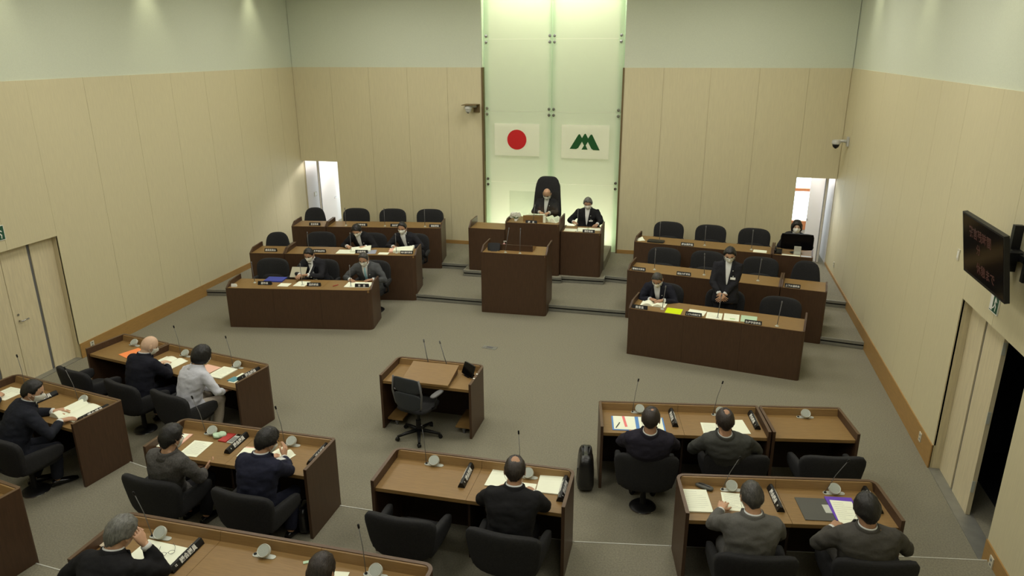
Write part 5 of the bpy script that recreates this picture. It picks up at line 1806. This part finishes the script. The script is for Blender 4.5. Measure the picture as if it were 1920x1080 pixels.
paper('white printed page on the purple folder', 1.625, 6.30, T2 + 0.0135, 5, 0.20, 0.36, 0.003, lines=9)
paper('pink file behind the grey-haired head at the bottom', -4.56, 4.29, T3, -14, 0.27, 0.32, 0.006, M_PINK, name='file', cat='file')
paper('white sheets on the pink file at the bottom', -4.57, 4.275, T3 + 0.0065, -14, 0.23, 0.29, 0.006, mat('cream paper', srgb(236, 222, 196), 0.8))
paper('large white sheet under the spectacles at the bottom', -4.06, 4.13, T3, -3, 0.42, 0.34, 0.002)
gl = thing('spectacles', 'thin wire spectacles lying on the white sheet at the bottom', 'spectacles', (-3.97, 4.18, T3 + 0.0045), R(40))
g = MB()
for s in (-1, 1):
    g.tube([(s * 0.032 + 0.024 * math.cos(2 * PI * k / 14), -0.01, 0.017 + 0.016 * math.sin(2 * PI * k / 14)) for k in range(15)], 0.0018, 5)
g.tube([(-0.008, -0.01, 0.02), (0.008, -0.01, 0.02)], 0.0018, 5)
g.build('lens_rims', M_GREYPL, gl, True)
for s in (-1, 1):
    MB().tube([(s * 0.056, -0.01, 0.022), (s * 0.062, 0.06, 0.012), (s * 0.05, 0.13, 0.003)], 0.0016, 5).build('temple_arm', M_GREYPL, gl, True)
paper('white sheet beside the head at the bottom edge', -2.50, 4.22, T3, 8, 0.21, 0.20, 0.002)
paper('small greenish note left of the head at the bottom edge', -2.80, 4.36, T3, 30, 0.06, 0.03, 0.006, M_PAPERG)

# stage, left
fb = paper('bright blue folder on the lowest left stage desk', -7.62, 11.87, ZE1L, 8, 0.36, 0.27, 0.022, M_BLUE, name='folder', cat='folder')
paper('small white sheet between the blue folder and the clipboard holder', -7.29, 11.63, ZE1L, 6, 0.21, 0.19, 0.002)
paper('white document in front of the clipboard holder', -7.00, 11.76, ZE1L, 6, 0.23, 0.30, 0.003)
paper('wide white document before the light blue tie', -5.92, 11.95, ZE1L, 8, 0.48, 0.32, 0.004)
pp = thing('marker_pen', 'dark red pen lying left of the wide white document', 'pen', (-6.32, 11.80, ZE1L + 0.008), R(60))
MB().tube([(-0.06, 0, 0), (0.05, 0, 0), (0.065, 0, 0)], [0.007, 0.007, 0.002], 8).build('barrel', M_RED, pp, True)
sb = thing('place_card', 'small white card box at the left end of the lowest left stage desk', 'card', (-8.16, 11.33, ZE1L), R(9))
MB().extr([(-0.05, -0.025, 0), (-0.05, 0.025, 0), (-0.05, 0.012, 0.05), (-0.05, -0.012, 0.05)], (0.10, 0, 0)).build('card', M_WHITE, sb)
cb = thing('clipboard', 'pale clipboard held by the masked man on the left stage front', 'clipboard', (-7.24, 12.02, 0.80), R(9))
o = MB().box(-0.15, 0.15, -0.004, 0.0, 0.0, 0.24).box(-0.14, 0.14, 0.0, 0.003, 0.01, 0.22).build('board', mat('pale board', srgb(186, 182, 160), 0.6), cb)
o.rotation_euler = (R(-50), 0, 0)
MB().box(-0.04, 0.04, 0.001, 0.012, 0.20, 0.235).build('clip', M_CHROME, cb).rotation_euler = (R(-50), 0, 0)
paper('large white document left of the bowed man', -6.86, 13.42, ZE2, 10, 0.40, 0.30, 0.006)
paper('heap of white pages in front of the bowed man', -6.62, 13.58, ZE2 + 0.007, 20, 0.42, 0.30, 0.03, curl=0.03)
paper('bluish grey sheet right of the bowed man', -6.36, 13.52, ZE2, 18, 0.21, 0.30, 0.004, mat('grey blue paper', srgb(158, 162, 180), 0.8))
paper('single white sheet between the two middle-tier men', -6.06, 13.47, ZE2, 9, 0.21, 0.16, 0.002)
paper('pile of white pages before the man with the badge', -5.72, 13.73, ZE2, 12, 0.40, 0.26, 0.05, curl=0.04)
paper('pink sheet at the left of the pile before the man with the badge', -5.95, 13.70, ZE2, 16, 0.14, 0.25, 0.03, M_PINK)

# stage, right
booklet('open booklet under the hand of the seated reader', -0.44, 11.96, ZE1R, -8, 0.42, 0.28, bulge=0.05)
paper('bright yellow paper on the lowest right stage desk', -0.10, 11.66, ZE1R, -8, 0.26, 0.29, 0.003, M_YELLOW)
paper('white document behind the plate left of the standing man', 0.27, 11.68, ZE1R, -12, 0.28, 0.24, 0.005)
paper('white printed document below the standing man', 0.55, 11.58, ZE1R, -6, 0.25, 0.30, 0.006, lines=9)
rgd = paper('white document with a green stamp right of the standing man', 0.82, 11.57, ZE1R, -5, 0.24, 0.32, 0.006, lines=5)
MB().box(-0.02, 0.06, -0.09, -0.06, 0.006, 0.0066).build('green_stamp', mat('green print', srgb(150, 205, 100), 0.8), rgd)
paper('pale green sheet at the right of the documents', 1.09, 11.56, ZE1R, -6, 0.25, 0.30, 0.003, M_PAPERG)
lp = thing('laptop', 'closed dark laptop at the left of the right top tier', 'laptop', (-0.60, 15.22, ZE3), R(-8))
MB().pillow((0, 0, 0.013), (0.18, 0.12, 0.012), 8, 4).build('lid', M_BLACKPL, lp, SH)
MB().box(-0.17, 0.17, -0.11, 0.11, 0.0, 0.004).build('base', M_GREYPL, lp)
paper('crumpled white slip at the left end of the right top tier', -0.93, 15.28, ZE3, 30, 0.16, 0.14, 0.004, curl=0.05)
paper('white sheet on the right top tier near the monitor', 1.48, 14.90, ZE3, -8, 0.26, 0.20, 0.003)

mo = thing('computer_monitor', 'black computer monitor seen from behind on the right top tier', 'monitor', (2.16, 14.92, ZE3), R(176))
MB().pillow((0, 0, 0.235), (0.31, 0.022, 0.165), 10, 6).build('housing', M_BLACKPL, mo, SH)
MB().box(-0.295, 0.295, 0.0215, 0.0235, 0.085, 0.385).build('screen', M_SCREEN, mo)
MB().box(-0.03, 0.03, -0.05, -0.02, 0.0, 0.24).build('stand_neck', M_BLACKPL, mo)
MB().lathe([(0.11, 0), (0.11, 0.008), (0.03, 0.016)], 0, -0.03, 20).build('stand_foot', M_BLACKPL, mo, SH)
MB().box(-0.06, 0.06, -0.026, -0.0215, 0.24, 0.26).build('rear_badge', M_GREYPL, mo)
pb = thing('paper_box', 'small white paper box leaning behind the computer monitor', 'box', (2.17, 14.79, ZE3), R(-6))
MB().box(-0.065, 0.065, -0.02, 0.02, 0, 0.17).build('box', mat('grey white card', srgb(186, 184, 172), 0.8), pb)
MB().box(-0.05, 0.05, -0.021, -0.02, 0.03, 0.075).build('printed_mark', M_SILVER, pb)
dp = thing('desk_telephone', 'dark desk telephone left of the computer monitor', 'telephone', (1.82, 14.86, ZE3), R(-10))
MB().extr([(-0.07, -0.09, 0), (-0.07, 0.09, 0), (-0.07, 0.09, 0.07), (-0.07, -0.09, 0.03)], (0.14, 0, 0)).build('body', M_BLACKPL, dp)
MB().tube([(-0.05, -0.08, 0.06), (-0.05, 0.0, 0.085), (-0.05, 0.08, 0.10)], [0.022, 0.014, 0.022], 8).build('handset', M_BLACKPL, dp, True)
paper('white sheet under the computer monitor', 2.05, 14.72, ZE3, -8, 0.34, 0.10, 0.002)
paper('bluish white sheet right of the paper box', 2.33, 14.68, ZE3, -8, 0.2, 0.12, 0.003, mat('blue white paper', srgb(214, 220, 232), 0.8))

# president and clerk
ZP_ = Z2 + 1.138
lc = thing('reading_stand', 'low wooden reading stand on the desk of the president', 'stand', (-3.22, 15.28, ZP_))
MB().extr([(-0.24, -0.13, 0), (-0.24, 0.16, 0), (-0.24, 0.16, 0.08), (-0.24, -0.13, 0.125)], (0.48, 0, 0)).build('body', M_RIM, lc)
MB().box(-0.25, 0.25, -0.15, -0.13, 0.0, 0.13).build('front_board', M_TOP, lc)
paper('white papers lying on the reading stand of the president', -3.2, 15.27, ZP_ + 0.135, 2, 0.36, 0.10, 0.004)
booklet('curled white booklet at the right of the reading stand', -2.86, 15.30, ZP_, -18, 0.36, 0.28, bulge=0.11)
ps = thing('paper_strip', 'white paper strip hanging at the front edge of the reading stand', 'paper', (-2.99, 15.10, ZP_))
MB().box(-0.03, 0.03, -0.004, 0.004, 0.0, 0.16).build('strip', M_PAPER, ps)
fw_ = thing('flower_arrangement', 'small white flower arrangement at the left of the president', 'flowers', (-3.63, 15.12, ZP_))
MB().lathe([(0.03, 0), (0.036, 0.03), (0.03, 0.05)], 0, 0, 14).build('bowl', M_WHITE, fw_, SH)
rng = random.Random(3)
for k in range(12):
    x, y, z = rng.uniform(-0.11, 0.11), rng.uniform(-0.06, 0.06), rng.uniform(0.06, 0.17)
    mb = MB()
    for q in range(5):
        a = 2 * PI * q / 5
        mb.pillow((x + 0.022 * math.cos(a), y, z + 0.022 * math.sin(a)), (0.024, 0.010, 0.024), 2, 3)
    mb.build('blossom', M_FLOWER, fw_, True)
mb = MB()
for k in range(9):
    a = 2 * PI * k / 9
    mb.tube([(0, 0, 0.03), (0.04 * math.cos(a), 0.03 * math.sin(a), 0.08), (0.10 * math.cos(a), 0.05 * math.sin(a), 0.07 + 0.08 * rng.random())], [0.004, 0.006, 0.002], 5)
mb.build('leaves', M_GREEN, fw_, True)
ac = thing('acrylic_screen', 'clear acrylic splash screen standing before the president', 'screen', (-3.2, 15.16, ZP_))
MB().box(-0.58, 0.50, -0.002, 0.002, 0.02, 0.66).build('sheet', M_ACRYLIC, ac)
for x in (-0.4, 0.34):
    MB().box(x - 0.02, x + 0.02, -0.06, 0.06, 0, 0.022).build('foot', M_ACRYLIC, ac)
ZC_ = Z2 + 0.968
paper('white document at the left of the clerk', -2.45, 15.25, ZC_, 2, 0.24, 0.24, 0.004)
paper('white document at the middle of the clerk desk', -2.20, 15.33, ZC_, -6, 0.25, 0.34, 0.005)
paper('white document under the right hand of the clerk', -1.93, 15.42, ZC_, 4, 0.3, 0.22, 0.004)
cu = thing('drinking_glass', 'small clear drinking glass on the clerk desk', 'glass', (-2.06, 15.30, ZC_))
MB().lathe([(0.028, 0), (0.034, 0.10), (0.031, 0.10), (0.026, 0.008)], 0, 0, 16).build('glass', M_ACRYLIC, cu, SH)

# speaker rostrum
tm = thing('small_monitor', 'small black screen at the left of the speaker rostrum', 'monitor', (-3.62, 13.22, 1.228), R(6))
o = MB().pillow((0, 0, 0.085), (0.125, 0.010, 0.08), 10, 4).build('housing', M_BLACKPL, tm, SH); o.rotation_euler = (R(-24), 0, 0)
o2 = MB().box(-0.115, 0.115, 0.0095, 0.0115, 0.015, 0.155).build('screen', M_SCREEN, tm); o2.rotation_euler = (R(-24), 0, 0)
MB().extr([(-0.06, -0.02, 0), (-0.06, 0.10, 0), (-0.06, 0.05, 0.06)], (0.12, 0, 0)).build('stand', M_BLACKPL, tm)
sa = thing('sanitizer_bottle', 'pink capped sanitizer bottle beside the small screen on the rostrum', 'bottle', (-3.46, 13.42, 1.228))
MB().lathe([(0.034, 0), (0.036, 0.01), (0.036, 0.09), (0.015, 0.11), (0.015, 0.12)], 0, 0, 16).build('bottle', M_SANI, sa, SH)
MB().lathe([(0.012, 0.12), (0.006, 0.125), (0.006, 0.15), (0.014, 0.15), (0.014, 0.162)], 0, 0, 12).box(-0.006, 0.045, -0.006, 0.006, 0.152, 0.162).build('pump', M_WHITE, sa, SH)
rs = thing('reading_board', 'wooden reading board seen from behind on the speaker rostrum', 'stand', (-3.20, 13.36, 1.228))
MB().extr([(-0.33, -0.02, 0), (-0.33, 0.30, 0), (-0.33, 0.30, 0.03), (-0.33, -0.02, 0.115)], (0.66, 0, 0)).build('board', M_RIM, rs)
MB().box(-0.335, 0.335, -0.034, -0.02, 0, 0.118).build('rear_panel', M_WALNUT, rs)

# questioner desk
ZQ = 0.715
qb = thing('reading_board', 'sloping wooden reading board on the questioner desk', 'stand', (-3.25, 8.52, ZQ), 0)
MB().extr([(-0.32, -0.24, 0.0), (-0.32, 0.22, 0.0), (-0.32, 0.22, 0.095), (-0.32, -0.24, 0.02)], (0.64, 0, 0)).build('wedge', M_EDGE, qb)
MB().extr([(-0.335, -0.25, 0.022), (-0.335, 0.235, 0.101), (-0.335, 0.235, 0.118), (-0.335, -0.25, 0.039)], (0.67, 0, 0)).build('board', M_TOP, qb)
MB().box(-0.335, 0.335, -0.262, -0.25, 0.01, 0.042).build('ledge', M_TOP, qb)
tb = thing('small_monitor', 'small black tilted screen at the right of the questioner desk', 'monitor', (-2.79, 8.66, ZQ), R(-38))
o = MB().pillow((0, 0.01, 0.105), (0.125, 0.012, 0.09), 10, 4).build('housing', M_BLACKPL, tb, SH); o.rotation_euler = (R(-22), 0, 0)
o = MB().box(-0.112, 0.112, -0.0045, -0.002, 0.025, 0.185).build('screen', M_SCREEN, tb); o.rotation_euler = (R(-22), 0, 0)
MB().extr([(-0.05, 0.0, 0), (-0.05, 0.12, 0), (-0.05, 0.05, 0.08)], (0.10, 0, 0)).build('stand', M_BLACKPL, tb)
MB().tube([(0.04, 0.08, 0.01), (0.10, 0.06, 0.006), (0.15, 0.02, 0.006)], 0.006, 6).build('cable', M_BLACKPL, tb, True)

# ------------------------------------------------------------------ floor and wall things
def handbag(label, x, y, z, rz, L=0.36, h=0.30, w=0.065):
    r = thing('handbag', label, 'bag', (x, y, z), R(rz))
    MB().pillow((0, 0, h / 2), (w, L / 2, h / 2), 4.5, 8, lambda a, b, c: (a * (1 - 0.3 * c / h) + 0.006 * math.sin(b * 40) * (1 if abs(a) > 0.02 else 0), b, c - 0.012 * math.cos(b * 18) * (c > 0))).build('body', M_LEATHER, r, True)
    for s in (-1, 1):
        MB().tube([(s * 0.025, -0.09, h * 0.86), (s * 0.034, -0.085, h * 1.03), (s * 0.055, 0.0, h * (1.10 + 0.02 * s)), (s * 0.034, 0.085, h * 1.03), (s * 0.025, 0.09, h * 0.86)], 0.009, 8).build('handle', M_LEATHER, r, True)
    MB().box(-w * 0.98 - 0.004, -w * 0.9, -0.10, 0.10, h * 0.22, h * 0.62).build('pocket', M_LEATHER, r)
    MB().box(-w * 0.75 - 0.016, -w * 0.75, -0.02, 0.02, h * 0.70, h * 0.76).build('buckle', M_CHROME, r)
    return r


handbag('large black leather handbag standing on the floor by the right front desk', -0.965, 7.55, 0, 8, 0.42, 0.46, 0.095)
handbag('black briefcase under the right end of the navy suit desk', -3.68, 5.86, S2, 2, 0.34, 0.30, 0.05)

fbx = thing('floor_socket', 'flat metal floor socket plate in the middle of the carpet', 'floor socket', (-3.20, 11.34, 0.0), R(-8))
MB().box(-0.13, 0.13, -0.06, 0.06, 0, 0.006).build('cover_plate', M_NOSE, fbx)
MB().box(-0.06, 0.06, -0.03, 0.03, 0.006, 0.008).build('flap', M_GREYPL, fbx)

# television on the right wall
tv = thing('wall_television', 'black flat television tilted on a bracket on the right wall', 'television', (2.80, 7.59, 3.10))
tilt = Matrix.Rotation(R(-10.5), 4, 'Y')
def tvp(mb, name, m, par=tv, sm=False):
    o_ = mb.build(name, m, par, sm)
    o_.matrix_local = tilt if par is tv else Matrix.Identity(4)
    return o_
hs = tvp(MB().box(-0.022, 0.022, -0.545, 0.545, -0.315, 0.315), 'housing', M_BLACKPL, tv, SH)
tvp(MB().box(-0.0235, -0.0215, -0.525, 0.525, -0.285, 0.297), 'screen', M_SCREEN)
tvp(MB().pillow((0.04, 0, -0.02), (0.03, 0.36, 0.2), 8, 4), 'rear_cover', M_BLACKPL, tv, SH)
for tx, yy, zz, s in (('発言残時間', 0.06, 0.16, 0.12), ('分', 0.10, 0.015, 0.11), ('休憩まで', -0.08, -0.17, 0.12)):
    o = lettering(tx, s, M_TVTEXT, tv, tilt @ frame((-0.0240, yy, zz), (0, -1, 0), (0, 0, 1)))
MB().box(0.05, 0.30, -0.05, 0.05, -0.04, 0.04).build('bracket_arm', M_BLACKPL, tv)
MB().box(0.27, 0.35, -0.22, -0.16, -0.2, 0.26).box(0.27, 0.35, 0.16, 0.22, -0.2, 0.26).box(0.27, 0.35, -0.22, 0.22, -0.03, 0.03).build('wall_plate', M_BLACKPL, tv)
cbx = thing('television_side_plate', 'narrow dark panel on the wall right of the television', 'speaker', (3.06, 7.02, 3.07))  # dark plate of the television mount; the speaker form is made up
MB().box(-0.03, 0.09, -0.05, 0.05, -0.2, 0.24).build('housing', M_BLACKPL, cbx)
MB().box(-0.033, -0.03, -0.04, 0.04, -0.17, 0.21).build('grille', M_GREYPL, cbx)


def exit_sign(label, x, y, z, sx):
    r = thing('exit_sign', label, 'sign', (x, y, z))
    a, b = sorted((0, -sx * 0.012))
    MB().box(a, b, -0.11, 0.11, -0.11, 0.11).build('plate', M_WHITE, r)
    e = -sx * 0.0125
    MB().box(*sorted((e, e - sx * 0.001)), -0.10, 0.10, -0.10, 0.10).build('green_field', M_SIGNG, r)
    e2 = e - sx * 0.0015
    k = 1 if sx > 0 else -1
    def pg(pts, nm='pictogram'):
        MB().extr([(e2, k * -p[0], p[1]) for p in pts], (-sx * 0.001, 0, 0)).build(nm, M_WHITE, r)
    pg([(-0.095, -0.09), (-0.03, -0.09), (-0.03, 0.09), (-0.095, 0.09)], 'door_shape')
    pg([(0.025 + 0.014 * math.cos(2 * PI * q / 10), 0.072 + 0.014 * math.sin(2 * PI * q / 10)) for q in range(10)], 'runner_head')
    pg([(0.01, 0.05), (0.035, 0.055), (0.03, 0.0), (0.005, -0.005)], 'runner_body')
    pg([(0.035, 0.05), (0.07, 0.02), (0.06, 0.01), (0.03, 0.03)], 'runner_arm')
    pg([(0.03, 0.0), (0.06, -0.03), (0.05, -0.085), (0.038, -0.08), (0.042, -0.04), (0.015, -0.01)], 'runner_leg')
    pg([(0.015, 0.0), (0.0, -0.04), (-0.03, -0.06), (-0.022, -0.072), (0.012, -0.05), (0.028, -0.01)], 'runner_leg')
    return r


exit_sign('green and white exit sign above the right side door', XR, 8.02, 2.49, 1)
exit_sign('green and white exit sign cut off by the left edge', XL, 8.30, 2.43, -1)


def dome_camera(label, x, y, z, arm, mount):
    r = thing('security_camera', label, 'camera', (x, y, z))
    MB().lathe([(0.05, 0.0), (0.085, 0.01), (0.09, 0.05), (0.075, 0.09), (0.03, 0.10)], 0, 0, 20).build('housing', M_CAMW, r, SH)
    MB().lathe([(0.012, -0.075), (0.05, -0.06), (0.068, -0.02), (0.07, 0.005)], 0, 0, 18).build('dome', M_BLACKPL if mount else M_CAMW, r, True)
    MB().lathe([(0.022, -0.082), (0.026, -0.072), (0.024, -0.06)], 0, -0.012, 12).build('lens', M_BLACKPL, r, True)
    MB().tube([(0, 0, 0.07), (arm[0] * 0.6, arm[1] * 0.6, 0.075), (arm[0], arm[1], 0.06)], [0.03, 0.03, 0.04], 10).build('bracket_arm', M_CAMW, r, True)
    return r


c1 = dome_camera('white dome camera under a thin bracket left of the glass screen', -5.18, YB - 0.30, 3.62, (0.10, 0.28), False)
MB().box(-0.14, 0.2, -0.10, 0.29, 0.10, 0.112).build('bracket_shelf', M_CABLE, c1)
MB().box(0.05, 0.2, 0.27, 0.295, -0.08, 0.112).build('wall_bracket', M_CABLE, c1)
c2 = dome_camera('white dome camera with dark dome on the right wall by the corner', XR - 0.24, 16.45, 3.06, (0.22, 0.0), True)
MB().box(0.20, 0.235, -0.06, 0.06, -0.03, 0.16).build('wall_bracket', M_CAMW, c2)


def wall_plate(name, label, x, y, z, sx, w, h, sockets=0, cat='switch'):
    r = thing(name, label, cat, (x, y, z))
    MB().box(*sorted((0, -sx * 0.010)), -w / 2, w / 2, -h / 2, h / 2).build('plate', M_SWITCH, r)
    e = -sx * 0.010
    if sockets:
        for zz in (-h * 0.22, h * 0.22):
            MB().box(*sorted((e, e - sx * 0.001)), -0.015, 0.015, zz - 0.012, zz + 0.012).build('socket', M_GREYPL, r)
    else:
        MB().box(*sorted((e, e - sx * 0.004)), -w * 0.25, w * 0.25, -h * 0.3, h * 0.3).build('rocker', M_WHITE, r)
    return r


wall_plate('wall_switch', 'small pale switch plate left of the television', XR, 9.27, 2.66, 1, 0.07, 0.13)
wall_plate('wall_socket', 'pale socket plate in the right baseboard left of the door', XR - 0.014, 9.32, 0.20, 1, 0.08, 0.12, 2, 'socket')
wall_plate('wall_socket', 'pale socket plate in the right baseboard at the bottom right', XR - 0.014, 6.84, 0.20, 1, 0.08, 0.12, 2, 'socket')
wall_plate('wall_socket', 'small socket on the right wall by the rear doorway', XR, 16.2, 0.54, 1, 0.07, 0.12, 2, 'socket')
wall_plate('wall_socket', 'pale socket plate in the left baseboard beside the door', XL + 0.014, 9.55, 0.17, -1, 0.08, 0.10, 2, 'socket')
wall_plate('wall_switch', 'white switch plate on the bright wall of the left rear lobby', -9.848, 17.7, 1.25, -1, 0.14, 0.12)
